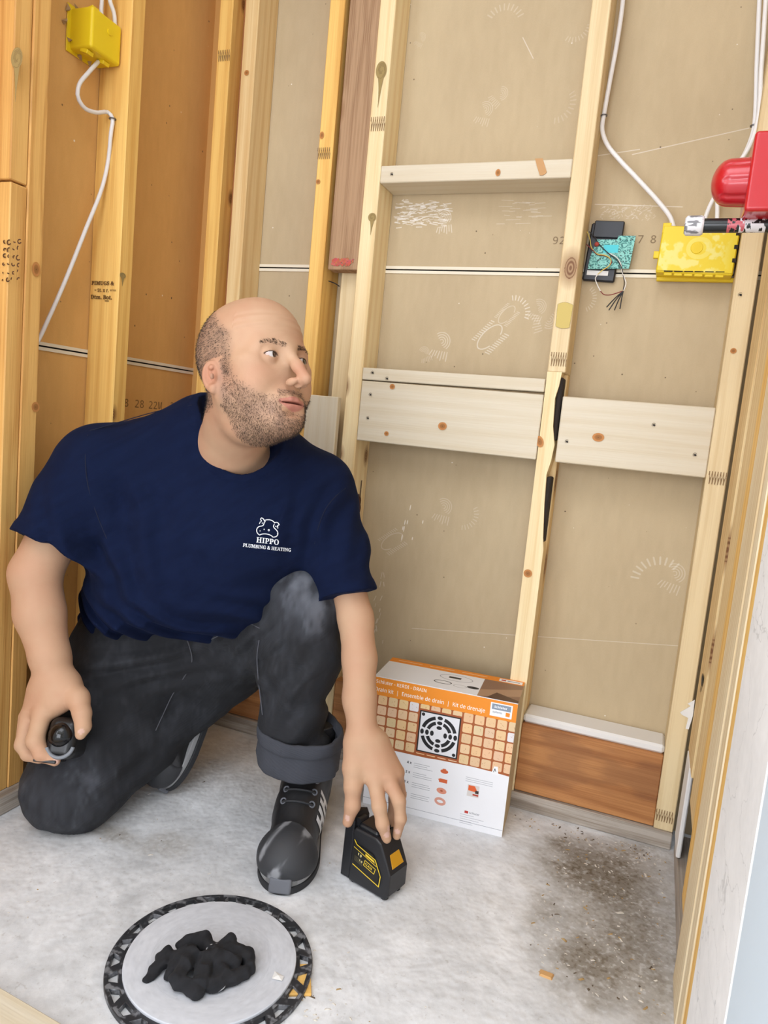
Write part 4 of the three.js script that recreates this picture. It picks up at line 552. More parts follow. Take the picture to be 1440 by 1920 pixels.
const headList = [
  ell(V(0, 0.036, -0.014), V(0.077, 0.089, 0.095), 0.02), ell(V(0, 0.046, 0.034), V(0.063, 0.062, 0.056), 0.03), ell(V(0, -0.026, 0.028), V(0.061, 0.078, 0.062), 0.03),
  ...both(s => [cone(V(s * 0.053, -0.048, 0.004), V(s * 0.018, -0.088, 0.070), 0.024, 0.019, 0.03), ell(V(s * 0.043, -0.034, 0.055), V(0.026, 0.032, 0.028), 0.025), ell(V(s * 0.052, -0.004, 0.050), V(0.020, 0.014, 0.026), 0.02), cone(V(s * 0.010, 0.019, 0.087), V(s * 0.044, 0.020, 0.073), 0.010, 0.009, 0.018)]),
  ell(V(0, -0.095, 0.076), V(0.021, 0.015, 0.017), 0.02), ell(V(0, -0.100, 0.045), V(0.034, 0.018, 0.035), 0.03), ell(V(0, -0.092, -0.008), V(0.049, 0.032, 0.040), 0.035),
  sub(ell(V(0.033, 0.003, 0.104), V(0.0185, 0.013, 0.018), 0.016)), sub(ell(V(-0.033, 0.003, 0.104), V(0.0185, 0.013, 0.018), 0.016)),
  ell(V(0, -0.069, 0.080), V(0.029, 0.020, 0.018), 0.018),
  // nose
  cone(V(0, 0.014, 0.090), V(0, -0.016, 0.111), 0.0085, 0.0088, 0.012), cone(V(0, -0.016, 0.111), V(0, -0.0405, 0.128), 0.0086, 0.0092, 0.008), ...both(s => ell(V(s * 0.0122, -0.0425, 0.108), V(0.0062, 0.0064, 0.0115), 0.010)), ell(V(0, -0.0465, 0.113), V(0.006, 0.005, 0.010), 0.006),
  ...both(s => sub(ell(V(s * 0.0066, -0.0505, 0.115), V(0.0036, 0.004, 0.0058), 0.003))),
  // lips
  cone(V(-0.029, -0.0735, 0.074), V(-0.006, -0.0675, 0.0955), 0.0026, 0.0044, 0.005), cone(V(0.029, -0.0735, 0.074), V(0.006, -0.0675, 0.0955), 0.0026, 0.0044, 0.005), cone(V(-0.006, -0.0675, 0.0955), V(0.006, -0.0675, 0.0955), 0.0044, 0.0044, 0.005),
  cone(V(-0.027, -0.0760, 0.075), V(-0.007, -0.0798, 0.0925), 0.0028, 0.0056, 0.006), cone(V(0.027, -0.0760, 0.075), V(0.007, -0.0798, 0.0925), 0.0028, 0.0056, 0.006), cone(V(-0.007, -0.0798, 0.0925), V(0.007, -0.0798, 0.0925), 0.0056, 0.0056, 0.006),
  sub(ell(V(0, -0.0733, 0.096), V(0.024, 0.0016, 0.013), 0.0025)), sub(ell(V(0, -0.0890, 0.102), V(0.018, 0.005, 0.008), 0.01)),
  // lids
  ...both(s => [{ c: V(s * 0.032, 0.003, 0.078), R: 0.0155, k: 0.006, f: (x, y, z) => { const a = x - s * 0.032, b = y - 0.003, c = z - 0.078, d = Math.sqrt(a * a + b * b + c * c) - 0.0142, w = Math.max(0, 1 - (a / 0.0138) * (a / 0.0138)), top = 0.0043 * w + 0.0002, bot = -0.0042 * w; const slot = Math.min(top - b, b - bot); return Math.max(d, Math.min(slot, c + 0.004) , -(0.0128 - Math.sqrt(a * a + b * b + c * c)) * 0 - 1); } }]),
  // ears
  ...both(s => { const n = V(s * 0.88, 0, 0.475), q = tiltQ(-0.14, s * -0.5, 0), C = V(s * 0.0790, -0.019, -0.007), at2 = (k, y, z) => C.clone().addScaledVector(n, k).add(V(s * z * 0.475, y, z * 0.88)); return [ell(C, V(0.0069, 0.0267, 0.0168), 0.008, q), sub(ell(at2(0.0075, 0.0025, -0.0008), V(0.0063, 0.0217, 0.0123), 0.0025, q)), ell(at2(0.0015, 0.0033, -0.0029), V(0.0039, 0.0135, 0.0030), 0.003, q), ell(at2(0.0012, 0.0139, 0.0025), V(0.0033, 0.0045, 0.0049), 0.003, q), sub(ell(at2(0.004, -0.0033, 0.0037), V(0.0074, 0.0070, 0.0045), 0.002, q)), ell(at2(0.0, -0.0217, 0.0057), V(0.0053, 0.0070, 0.0066), 0.006), ell(at2(0.003, -0.0041, 0.0123), V(0.0039, 0.0053, 0.0031), 0.003)]; }),
];
const headLocal = field(headList);
const neckTop = fromHead(0, -0.045, -0.028), neckBase = J(434, 842, 1.405);
const headPart = { c: HC, R: 0.16, k: 0.022, f: (x, y, z) => { const q = toHead(x, y, z); let h = headLocal(q[0], q[1], q[2]) * HS; if (q[2] > 0.04 && q[1] > 0.04 && q[1] < 0.085) h += 0.0006 * Math.sin(q[1] * 520 + 9 * q[0] * q[0] * 60) * sstep(0.04, 0.05, q[1]) * sstep(0.085, 0.07, q[1]); return h; } };
// --- arms and hands ---
const chain = (pts, k = 0.012) => { const o = []; for (let i = 0; i + 1 < pts.length; i++) o.push(cone(pts[i][0], pts[i + 1][0], pts[i][1], pts[i + 1][1], k)); return o; };
const P3 = (u, v, d, r) => [J(u, v, d), r];
const shR = J(168, 892, 1.405), shL = J(600, 935, 1.455);
const armR = chain([[shR, 0.062], P3(112, 985, 1.385, 0.048), P3(66, 1075, 1.36, 0.046), P3(75, 1150, 1.36, 0.045), P3(94, 1232, 1.35, 0.0355), P3(107, 1288, 1.342, 0.031)], 0.012);
const armL = chain([[shL, 0.060], P3(648, 1080, 1.425, 0.034), P3(667, 1160, 1.41, 0.034), P3(674, 1235, 1.385, 0.0325), P3(674, 1310, 1.36, 0.031), P3(681, 1385, 1.34, 0.027)], 0.012);
const handL = [
  cone(J(668, 1395, 1.338), J(664, 1440, 1.325), 0.024, 0.021, 0.02), cone(J(694, 1395, 1.338), J(700, 1458, 1.318), 0.025, 0.0165, 0.02), cone(J(700, 1398, 1.342), J(722, 1455, 1.32), 0.024, 0.0155, 0.018), cone(J(704, 1398, 1.348), J(738, 1452, 1.332), 0.023, 0.0145, 0.018), cone(J(704, 1398, 1.352), J(744, 1448, 1.345), 0.02, 0.013, 0.018),
  ...chain([P3(664, 1440, 1.325, 0.0205), P3(662, 1474, 1.315, 0.0160), P3(661, 1510, 1.314, 0.0135), P3(652, 1541, 1.318, 0.0098)], 0.008),
  ...chain([P3(703, 1462, 1.316, 0.0150), P3(711, 1512, 1.296, 0.0126), P3(717, 1545, 1.292, 0.0112), P3(725, 1572, 1.297, 0.0088)], 0.007),
  ...chain([P3(727, 1458, 1.320, 0.0145), P3(748, 1502, 1.303, 0.0118), P3(751, 1535, 1.303, 0.0104), P3(744, 1566, 1.312, 0.0082)], 0.006),
  ...chain([P3(738, 1454, 1.334, 0.0135), P3(740, 1500, 1.336, 0.0108), P3(736, 1530, 1.340, 0.0096), P3(730, 1555, 1.342, 0.0080)], 0.005),
  ...chain([P3(744, 1448, 1.346, 0.0125), P3(752, 1490, 1.358, 0.0096), P3(747, 1520, 1.364, 0.0084), P3(740, 1544, 1.366, 0.0072)], 0.005)];
const handR = [
  cone(J(92, 1290, 1.345), J(84, 1332, 1.325), 0.030, 0.020, 0.02), cone(J(88, 1290, 1.35), J(62, 1334, 1.335), 0.027, 0.0185, 0.02), cone(J(112, 1288, 1.345), J(108, 1318, 1.325), 0.030, 0.022, 0.02), cone(J(124, 1288, 1.34), J(148, 1312, 1.322), 0.028, 0.0185, 0.018), cone(J(80, 1296, 1.36), J(56, 1340, 1.36), 0.024, 0.017, 0.02),
  ...chain([P3(146, 1308, 1.322, 0.0200), P3(154, 1338, 1.305, 0.0155), P3(156, 1362, 1.296, 0.0130), P3(151, 1377, 1.292, 0.0095)], 0.008),
  ...chain([P3(80, 1336, 1.318, 0.0175), P3(66, 1388, 1.292, 0.0150), P3(78, 1414, 1.286, 0.0130), P3(103, 1426, 1.286, 0.0098)], 0.007),
  ...chain([P3(56, 1340, 1.335, 0.0165), P3(43, 1396, 1.312, 0.0140), P3(52, 1414, 1.308, 0.0118), P3(74, 1422, 1.306, 0.0095)], 0.005),
  ...chain([P3(50, 1346, 1.36, 0.015), P3(42, 1398, 1.345, 0.0125), P3(56, 1416, 1.34, 0.0105), P3(80, 1420, 1.338, 0.009)], 0.005),
  ...chain([P3(52, 1346, 1.38, 0.013), P3(50, 1394, 1.375, 0.011), P3(64, 1412, 1.37, 0.0095), P3(84, 1416, 1.366, 0.008)], 0.005)];
// --- trunk and legs (inside the clothes) ---
const hipR = J(240, 1228, 1.565), hipL = J(400, 1222, 1.62), kneeR = J(120, 1470, 1.425), kneeL = J(566, 1132, 1.462);
const ankL = V(0.114, 0.13, 0.300), ankR = V(-0.150, 0.20, 0.262);
const trunk = [cone(shR, J(400, 880, 1.45), 0.055, 0.06, 0.03), cone(J(470, 890, 1.45), shL, 0.06, 0.055, 0.03), cone(J(340, 960, 1.50), J(490, 970, 1.50), 0.09, 0.09, 0.04), cone(J(350, 1080, 1.53), J(420, 1070, 1.54), 0.10, 0.10, 0.04), cone(hipR, hipL, 0.08, 0.08, 0.04)];
const legs = [cone(hipR, kneeR, 0.075, 0.045, 0.02), cone(hipL, kneeL, 0.075, 0.045, 0.02), cone(kneeL, ankL, 0.044, 0.034, 0.02), cone(kneeR, ankR, 0.044, 0.034, 0.02)];
const skinList = [...trunk, ...legs, cone(neckTop, neckBase, 0.061, 0.064, 0.03), cone(neckBase, J(445, 900, 1.47), 0.060, 0.055, 0.03), ...armR, ...armL, ...handR.map(p => p), ...handL, headPart];
const skinF = field(skinList);
const skinBase = lin(194, 157, 126), skinRed = lin(182, 117, 91), lip = lin(186, 116, 104), stub = lin(146, 118, 100), scalp = lin(128, 104, 88);
const hairW = (a, b, c) => { let h = (0.040 - c) - Math.max(0, b - 0.045) * 1.15; let w = sstep(-0.006, 0.02, h); w *= sstep(-0.064, -0.05, b); if (c > -0.03 && b < -0.012) w *= sstep(-0.03, -0.012, b) * (c > 0.006 ? 1 : 0.2); return w; };
const beardW = (a, b, c) => { if (c < 0.0) return 0; const up = mix(0.004, -0.064, clamp((c - 0.008) / 0.075)); let w = sstep(up + 0.008, up - 0.014, b) * sstep(-0.158, -0.112, b); w *= sstep(-0.004, 0.012, c); const lx = Math.abs(a); if (c > 0.082 && lx < 0.024 && b > -0.087 && b < -0.062) w = 0; if (c > 0.080 && lx < 0.026 && b > -0.062 && b < -0.051) w = 0.7; if (c > 0.08 && b < -0.058 && b > -0.098 && lx < 0.016) w *= 0.35; return w; };
const nails = [[726, 1566], [651, 1534], [745, 1560], [106, 1427], [152, 1372], [730, 1552]].map(([u, v]) => drop(skinF, J(u, v, 1.15), rayDir(u, v).normalize(), 0)).filter(Boolean), nailC = lin(214, 176, 162);
function skinColor(x, y, z) {
  const n = vn3(x * 90, y * 90, z * 90) - 0.5, n2 = vn3(x * 25 + 7, y * 25, z * 25) - 0.5;
  let c = mix3(skinBase, skinRed, clamp(0.16 + n2 * 0.35 + n * 0.12)); for (const q of nails) { const e = (x - q.x) ** 2 + (y - q.y) ** 2 + (z - q.z) ** 2; if (e < 3.2e-5) c = mix3(c, nailC, 0.8); } const [a, b, d] = toHead(x, y, z);
  if (Math.abs(a) < 0.11 && b > -0.17 && b < 0.15 && d > -0.13 && d < 0.15) {
    const R = (px, py, pz, r) => Math.exp(-((a - px) ** 2 + (b - py) ** 2 + (d - pz) ** 2) / (r * r));
    let red = 0.55 * R(0, -0.03, 0.12, 0.018) + 0.32 * (R(0.05, -0.025, 0.075, 0.025) + R(-0.05, -0.025, 0.075, 0.025)) + 0.7 * (R(0.083, -0.018, -0.007, 0.028) + R(-0.083, -0.018, -0.007, 0.028)) + 0.25 * R(0, -0.095, 0.09, 0.02); c = mix3(c, skinRed, clamp(red));
    c = mix3(c, stub, beardW(a, b, d) * (0.42 + n * 0.6)); const er = Math.abs(a) > 0.0725 && d > -0.034 && d < 0.014 && b < 0.012 ? 0 : 1; c = mix3(c, scalp, hairW(a, b, d) * er * (0.6 + n * 0.5));
    for (const s of [1, -1]) { const ex = a - s * 0.032, ey = b - 0.003, ez = d - 0.078, er = Math.hypot(ex, ey, ez), ww = Math.max(0, 1 - (ex / 0.0138) ** 2); if (er > 0.0115 && er < 0.0158 && ez > 0 && Math.abs(ex) < 0.0142) { const e = Math.abs(ey - (0.0043 * ww + 0.0002)); c = mix3(c, lin(52, 34, 26), 0.85 * sstep(0.0024, 0.0008, e)); } } const lw = Math.abs(a) < 0.028 ? 1 : 0; if (lw && d > 0.085 && b < -0.0625 + 0.006 * (Math.abs(a) / 0.028) * -1 && b > -0.0860 + 0.011 * (Math.abs(a) / 0.025) ** 2 && d > 0.078) c = mix3(c, lip, 0.75);
  }
  return c;
}
{
  const bx = (list, pad) => { const b = new THREE.Box3(); for (const p of list) { b.expandByPoint(p.c.clone().addScalar(p.R + pad)); b.expandByPoint(p.c.clone().addScalar(-p.R - pad)); } return b; };
  const hb = new THREE.Box3(HC.clone().addScalar(-0.165), HC.clone().addScalar(0.165)), rb = bx(handR, 0.008), lb = bx(handL, 0.008);
  const inB = (b, s) => (x, y, z) => x > b.min.x + s && x < b.max.x - s && y > b.min.y + s && y < b.max.y - s && z > b.min.z + s && z < b.max.z - s;
  const i1 = inB(hb, 0.024), i2 = inB(rb, 0.02), i3 = inB(lb, 0.02);
  const coarse = nets(skinF, V(-0.46, 0.02, -0.12), V(0.42, 1.02, 0.80), 0.0075, (x, y, z) => !i1(x, y, z) && !i2(x, y, z) && !i3(x, y, z));
  const head = nets(skinF, hb.min, hb.max, 0.0019), hr = nets(skinF, rb.min, rb.max, 0.0028), hl = nets(skinF, lb.min, lb.max, 0.0028);
  var headGeo = head;
  const body = mergeGeometries([coarse, head, hr, hl].map(g => paint(g, skinColor)));
  const skinBump = dataTex(256, 256, (x, y) => { const v = 128 + 90 * (fbm(x / 3, y / 3, 3) - 0.5); return [v, v, v]; }, false); skinBump.wrapS = skinBump.wrapT = THREE.RepeatWrapping;
  const sb2 = skinBump; sb2.repeat.set(6, 6);
  mesh('body', body, new THREE.MeshPhysicalMaterial({ vertexColors: true, roughness: 0.58, specularIntensity: 0.5, bumpMap: sb2, bumpScale: 0.0004, sheen: 0.1 }), person, 'fair skinned head, neck, arms and hands');
  // eyes
  const gaze = hz.clone().multiplyScalar(Math.cos(0.42)).addScaledVector(hx, Math.sin(0.42)).addScaledVector(hy, 0.05).normalize();
  for (const s of [1, -1]) { const g = new THREE.SphereGeometry(0.0128 * HS, 40, 32); g.rotateX(Math.PI / 2); paint(g, (x, y, z) => { const r = Math.hypot(x, y) / HS; return z > 0 && r < 0.0028 ? lin(8, 6, 5) : z > 0 && r < 0.0066 ? lin(40, 24, 15) : mix3(lin(206, 200, 196), lin(196, 164, 152), clamp((r - 0.009) / 0.004)); }); const e = mesh('eye', g, new THREE.MeshPhysicalMaterial({ vertexColors: true, roughness: 0.12, clearcoat: 0.8 }), person); e.position.copy(fromHead(s * 0.032, 0.003, 0.078)); e.lookAt(e.position.clone().add(gaze)); }
  // short hair, beard and brows: thousands of tiny hairs
  const hp = headGeo.attributes.position, hn = headGeo.attributes.normal;
  const strand = new THREE.ConeGeometry(0.00027, 1, 3, 1, true).translate(0, 0.5, 0);
  function hairs(name, N, wfn, len, colr, comb, label) {
    const im = new THREE.InstancedMesh(strand, std({ color: colr, roughness: 0.6 }), N), o = new THREE.Object3D(); let k = 0, guard = 0;
    while (k < N && guard++ < N * 120) { const i = (rnd() * hp.count) | 0; const x = hp.getX(i), y = hp.getY(i), z = hp.getZ(i), [a, b, c] = toHead(x, y, z); const w = wfn(a, b, c); if (rnd() > w) continue; const n = V(hn.getX(i), hn.getY(i), hn.getZ(i)); const t = comb(a, b, c); const dir = n.clone().multiplyScalar(0.55).addScaledVector(hx, t[0] + rr(-0.35, 0.35)).addScaledVector(hy, t[1] + rr(-0.35, 0.35)).addScaledVector(hz, t[2] + rr(-0.35, 0.35)).normalize(); o.position.set(x + rr(-1, 1) * 0.001, y + rr(-1, 1) * 0.001, z + rr(-1, 1) * 0.001).addScaledVector(n, -0.0006); o.quaternion.setFromUnitVectors(V(0, 1, 0), dir); const L = len * rr(0.6, 1.2); o.scale.set(1, L, 1); o.updateMatrix(); im.setMatrixAt(k++, o.matrix); }
    im.count = k; im.name = name; im.userData = { kind: 'stuff', label }; person.add(im);
  }
  const earless = (a, b, c) => Math.abs(a) > 0.0725 && c > -0.034 && c < 0.014 && b < 0.012 ? 0 : 1;
  hairs('hair', 12000, (a, b, c) => hairW(a, b, c) * earless(a, b, c), 0.0048, col(38, 28, 22), (a, b, c) => [0, -0.5, -0.25], 'short cropped dark hair round the sides');
  hairs('beard', 9000, (a, b, c) => beardW(a, b, c) * earless(a, b, c) * (Math.abs(b + 0.085) < 0.05 ? 1 : 0.8), 0.0052, col(84, 66, 52), (a, b, c) => [0, -0.6, 0.3], 'short dark beard along the jaw');
  hairs('eyebrow', 1100, (a, b, c) => { const x = Math.abs(a), m = 0.0185 + 0.005 * Math.sin((x - 0.01) / 0.036 * 2.6); return c > 0.05 && x > 0.011 && x < 0.050 && Math.abs(b - m) < 0.0038 - Math.max(0, x - 0.03) * 0.12 ? 1 : 0; }, 0.0060, col(52, 38, 28), (a, b, c) => [Math.sign(a) * 0.9, 0.25, -0.2], 'dark eyebrows');
}
// --- T-shirt ---
const plane = (o, n) => (x, y, z) => (x - o.x) * n.x + (y - o.y) * n.y + (z - o.z) * n.z;
const sleeve = (pts, end, n, inner) => { const cs = field(chain(pts, 0.03)), pl = plane(end, n), inn = field(chain(pts.map(q => [q[0], q[1] - inner]), 0.03)), pl2 = plane(end.clone().addScaledVector(n, -0.05), n); return { c: pts[1][0], R: 0.34, k: 0.035, f: (x, y, z) => { const o = Math.max(cs(x, y, z), pl(x, y, z)); return o - 0.0014 * sstep(-0.020, -0.016, pl(x, y, z)); } }; };
const slR = [[J(184, 885, 1.41), 0.084], [J(142, 955, 1.395), 0.080], [J(100, 1025, 1.38), 0.073], [J(72, 1080, 1.365), 0.070]], slL = [[J(590, 930, 1.462), 0.082], [J(625, 1020, 1.445), 0.064], [J(646, 1100, 1.42), 0.052], [J(653, 1150, 1.415), 0.050]];
const endR = J(100, 1022, 1.38), endL = J(655, 1112, 1.42);
const nR = J(66, 1080, 1.365).sub(J(112, 985, 1.385)).normalize(), nL = J(664, 1150, 1.41).sub(J(645, 1070, 1.425)).normalize();
const shirtList = [
  cone(J(205, 880, 1.425), J(395, 835, 1.455), 0.085, 0.088, 0.06), cone(J(395, 835, 1.455), J(480, 862, 1.45), 0.085, 0.085, 0.06), cone(J(480, 870, 1.45), J(585, 925, 1.465), 0.082, 0.082, 0.06),
  cone(J(310, 950, 1.475), J(510, 965, 1.475), 0.135, 0.13, 0.06), cone(J(318, 1060, 1.475), J(430, 1050, 1.49), 0.148, 0.145, 0.06), cone(J(300, 1105, 1.49), J(430, 1095, 1.51), 0.132, 0.125, 0.05), cone(J(240, 1140, 1.56), J(380, 1150, 1.60), 0.095, 0.11, 0.05)];
const shirtCore = field(shirtList);
const sR = sleeve(slR, endR, nR, 0.0045), sL = sleeve(slL, endL, nL, 0.0045);
const hemPl = plane(J(285, 1176, 1.37), J(285, 1186, 1.37).sub(J(285, 1176, 1.37)).addScaledVector(camB, 0.004).normalize());
const neckHole = field([cone(J(428, 752, 1.40), J(452, 824, 1.36), 0.058, 0.054, 0.02), cone(J(452, 824, 1.36), J(488, 806, 1.34), 0.054, 0.054, 0.03), cone(J(452, 824, 1.36), J(457, 826, 1.25), 0.054, 0.052, 0.02)]);
const wr = (x, y, z) => { const q = V(x, y, z).sub(HC); const a = q.dot(camR), b = q.dot(camU); const fold = (t) => { const q = Math.abs(((t / 6.283) % 1 + 1) % 1 - 0.5) * 2; return q * q * (3 - 2 * q) - 0.5; }; const dR = Math.exp(-((a + 0.275) ** 2 + (b + 0.31) ** 2) / 0.013), dL = Math.exp(-((a - 0.125) ** 2 + (b + 0.27) ** 2) / 0.006), low = sstep(-0.37, -0.46, b), mid = Math.exp(-((b + 0.36) ** 2) / 0.004); const f1 = fold((a * 0.95 + b * 0.30) * 105 + 5 * vn3(x * 14, y * 14, z * 14)) * dR * 0.015 + fold((a * 0.9 - b * 0.25) * 150 + 4 * vn3(x * 14, y * 14, z * 14)) * dL * 0.009; const f2 = fold((b * 1.0 - a * a * 1.2 + 0.22 * a) * 120 + 5 * vn3(x * 11 + 3, y * 11, z * 11)) * low * 0.014 + fold((b + 0.35 * a) * 70 + 6 * vn3(x * 8 + 3, y * 8, z * 8)) * mid * 0.008; return f1 + f2 + (vn3(x * 13, y * 13, z * 13) - 0.5) * 0.011 + (vn3(x * 38, y * 38, z * 38) - 0.5) * 0.0018; };
const shirtF = (x, y, z) => { let d = Math.max(shirtCore(x, y, z), hemPl(x, y, z)); d = smin(d, sR.f(x, y, z), 0.03); d = smin(d, sL.f(x, y, z), 0.03); if (d < 0.02 && d > -0.02) { const nh = neckHole(x, y, z); d -= 0.0020 * sstep(0.019, 0.0165, nh); d = Math.max(d, -nh); } else d = Math.max(d, -neckHole(x, y, z)); if (d < 0.03) d += wr(x, y, z); return d; };
{
  const g = nets(shirtF, V(-0.48, 0.26, 0.05), V(0.34, 0.92, 0.78), 0.0046);
  const knit = dataTex(256, 256, (x, y) => { const v = 128 + 50 * Math.sin(x * 1.57) * Math.sin(y * 1.57) + 60 * (fbm(x / 5, y / 5, 2) - 0.5); return [v, v, v]; }, false);
  const cl = dataTex(256, 256, (x, y) => { const v = (fbm(x / 12, y / 12, 4) - 0.5) * 14; return [13 + v * 0.4, 23 + v * 0.5, 50 + v * 0.7]; });
  mesh('t_shirt', g, new THREE.MeshPhysicalMaterial({ map: cl, roughness: 0.95, specularIntensity: 0.3, bumpMap: knit, bumpScale: 0.0004, sheen: 0.25, sheenRoughness: 0.5, sheenColor: col(60, 84, 140) }), person, 'plain navy blue T-shirt with a white chest print');
  const T0 = person.children[person.children.length - 1];
  const stitch = (pts) => { const q = pts.map(([u, v]) => drop(shirtF, J(u, v, 1.1), rayDir(u, v).normalize(), -0.0002)).filter(Boolean); if (q.length > 2) mesh('seam', tube(q, 0.0009, 40, 6), std({ color: col(15, 22, 44), roughness: 0.95 }), T0); };
  stitch([[168, 808], [230, 785], [300, 770], [360, 760]]); stitch([[648, 915], [630, 930], [612, 952], [598, 985], [590, 1020]]); stitch([[165, 815], [160, 860], [165, 910], [180, 960], [200, 1010]]);
  // chest print
  const logo = canvasTex(512, 416, (c) => {
    c.strokeStyle = '#eef1f6'; c.fillStyle = '#eef1f6'; c.lineWidth = 8; c.lineCap = c.lineJoin = 'round'; c.save(); c.translate(262, 122); c.scale(1.02, 1.02);
    c.beginPath(); c.moveTo(-58, -74); c.bezierCurveTo(-24, -92, 20, -90, 46, -62); c.stroke();
    c.beginPath(); c.moveTo(-60, -54); c.bezierCurveTo(-62, -20, -66, -12, -96, -6); c.bezierCurveTo(-140, 8, -138, 70, -92, 88); c.bezierCurveTo(-60, 60, 20, 62, 44, 92); c.bezierCurveTo(96, 92, 112, 40, 66, 6); c.bezierCurveTo(40, -12, 34, -22, 44, -44); c.stroke();
    c.beginPath(); c.moveTo(-52, -60); c.bezierCurveTo(-70, -84, -84, -98, -96, -94); c.bezierCurveTo(-108, -82, -98, -70, -90, -62); c.stroke(); c.beginPath(); c.moveTo(46, -60); c.bezierCurveTo(66, -78, 88, -66, 96, -48); c.bezierCurveTo(84, -40, 78, -36, 76, -22); c.stroke();
    c.lineWidth = 6; c.beginPath(); c.moveTo(-100, -54); c.lineTo(-108, -32); c.moveTo(84, -26); c.lineTo(86, -6); c.stroke();
    for (const [x, y, r] of [[-80, -42, 6], [62, -26, 6], [-52, 22, 7], [-92, 44, 5], [88, 50, 5]]) { c.beginPath(); c.ellipse(x, y, r * 0.7, r, 0, 0, 7); c.fill(); } c.lineWidth = 5; c.beginPath(); c.arc(-4, 24, 8, 0, 7); c.stroke(); c.restore();
    c.font = 'bold 82px serif'; c.textAlign = 'center'; c.fillText('HIPPO', 258, 296, 240); c.font = 'bold 52px serif'; c.fillText('PLUMBING & HEATING', 256, 360, 496);
  });
  const up = camU.clone().multiplyScalar(Math.cos(0.17)).addScaledVector(camR, Math.sin(0.17) * 0.8).normalize(), right = camR.clone().addScaledVector(up, -camR.dot(up)).normalize();
  patch(shirtF, J(505, 1004, 1.36), right, up, 0.088, 0.0715, 30, logo, 'chest_print', person, 'white hippo emblem and lettering on the chest');
}
// --- jeans ---
const jeanList = [cone(hipR, hipL, 0.110, 0.116, 0.06), cone(J(255, 1195, 1.545), J(390, 1190, 1.57), 0.095, 0.095, 0.05),
  cone(hipR, J(190, 1350, 1.50), 0.112, 0.106, 0.04), cone(J(190, 1350, 1.50), J(130, 1472, 1.43), 0.108, 0.083, 0.04), cone(J(125, 1478, 1.428), J(150, 1488, 1.44), 0.073, 0.070, 0.04), cone(J(150, 1480, 1.45), ankR.clone().add(V(0.0, 0.0, 0.01)), 0.074, 0.058, 0.03),
  cone(hipL, J(490, 1165, 1.53), 0.118, 0.098, 0.04), cone(J(490, 1165, 1.53), kneeL, 0.098, 0.080, 0.04), cone(kneeL, J(562, 1240, 1.462), 0.082, 0.078, 0.03), cone(J(562, 1240, 1.462), J(545, 1360, 1.46), 0.078, 0.062, 0.03), cone(J(545, 1360, 1.465), V(0.118, 0.18, 0.325), 0.060, 0.056, 0.03)];
const jcore = field(jeanList);
const jw = (x, y, z) => { const q = V(x, y, z).sub(HC), a = q.dot(camR), b = q.dot(camU); // a right, b up, relative to the head
  const fold = (t) => { const q = Math.abs(((t / 6.283) % 1 + 1) % 1 - 0.5) * 2; return q * q * (3 - 2 * q) - 0.5; }; let w = (vn3(x * 22, y * 22, z * 22) - 0.5) * 0.009 + (vn3(x * 50, y * 50, z * 50) - 0.5) * 0.003;
  const shin = Math.exp(-((a - 0.075) ** 2) / 0.006) * sstep(-0.46, -0.58, b); w += fold((b * 0.75 - a * 0.9) * 85 + 6 * vn3(x * 10, y * 10, z * 10)) * 0.013 * shin;
  const lap = Math.exp(-((a + 0.25) ** 2) / 0.02) * Math.exp(-((b + 0.555) ** 2) / 0.003); w += fold((b - 0.14 * a) * 150 + 4 * vn3(x * 12, y * 12, z * 12)) * 0.013 * lap;
  const hipc = Math.exp(-((a + 0.04) ** 2 + (b + 0.47) ** 2) / 0.006); w += fold((a * 0.8 - b * 0.75) * 150 + 4 * vn3(x * 12, y * 12, z * 12)) * 0.012 * hipc; const back = Math.exp(-((a - 0.03) ** 2 + (b + 0.54) ** 2) / 0.003); w += fold((a * 0.9 + b * 0.5) * 120 + 3 * vn3(x * 12, y * 12, z * 12)) * 0.012 * back;
  const kn = Math.exp(-((a + 0.25) ** 2 + (b + 0.80) ** 2) / 0.008); w += fold((a * 0.5 - b) * 95 + 5 * vn3(x * 9, y * 9, z * 9)) * 0.013 * kn; return w; };
const jeansF = (x, y, z) => { let d = jcore(x, y, z); if (d < 0.03) d += jw(x, y, z); return Math.max(d, 0.004 - y); };

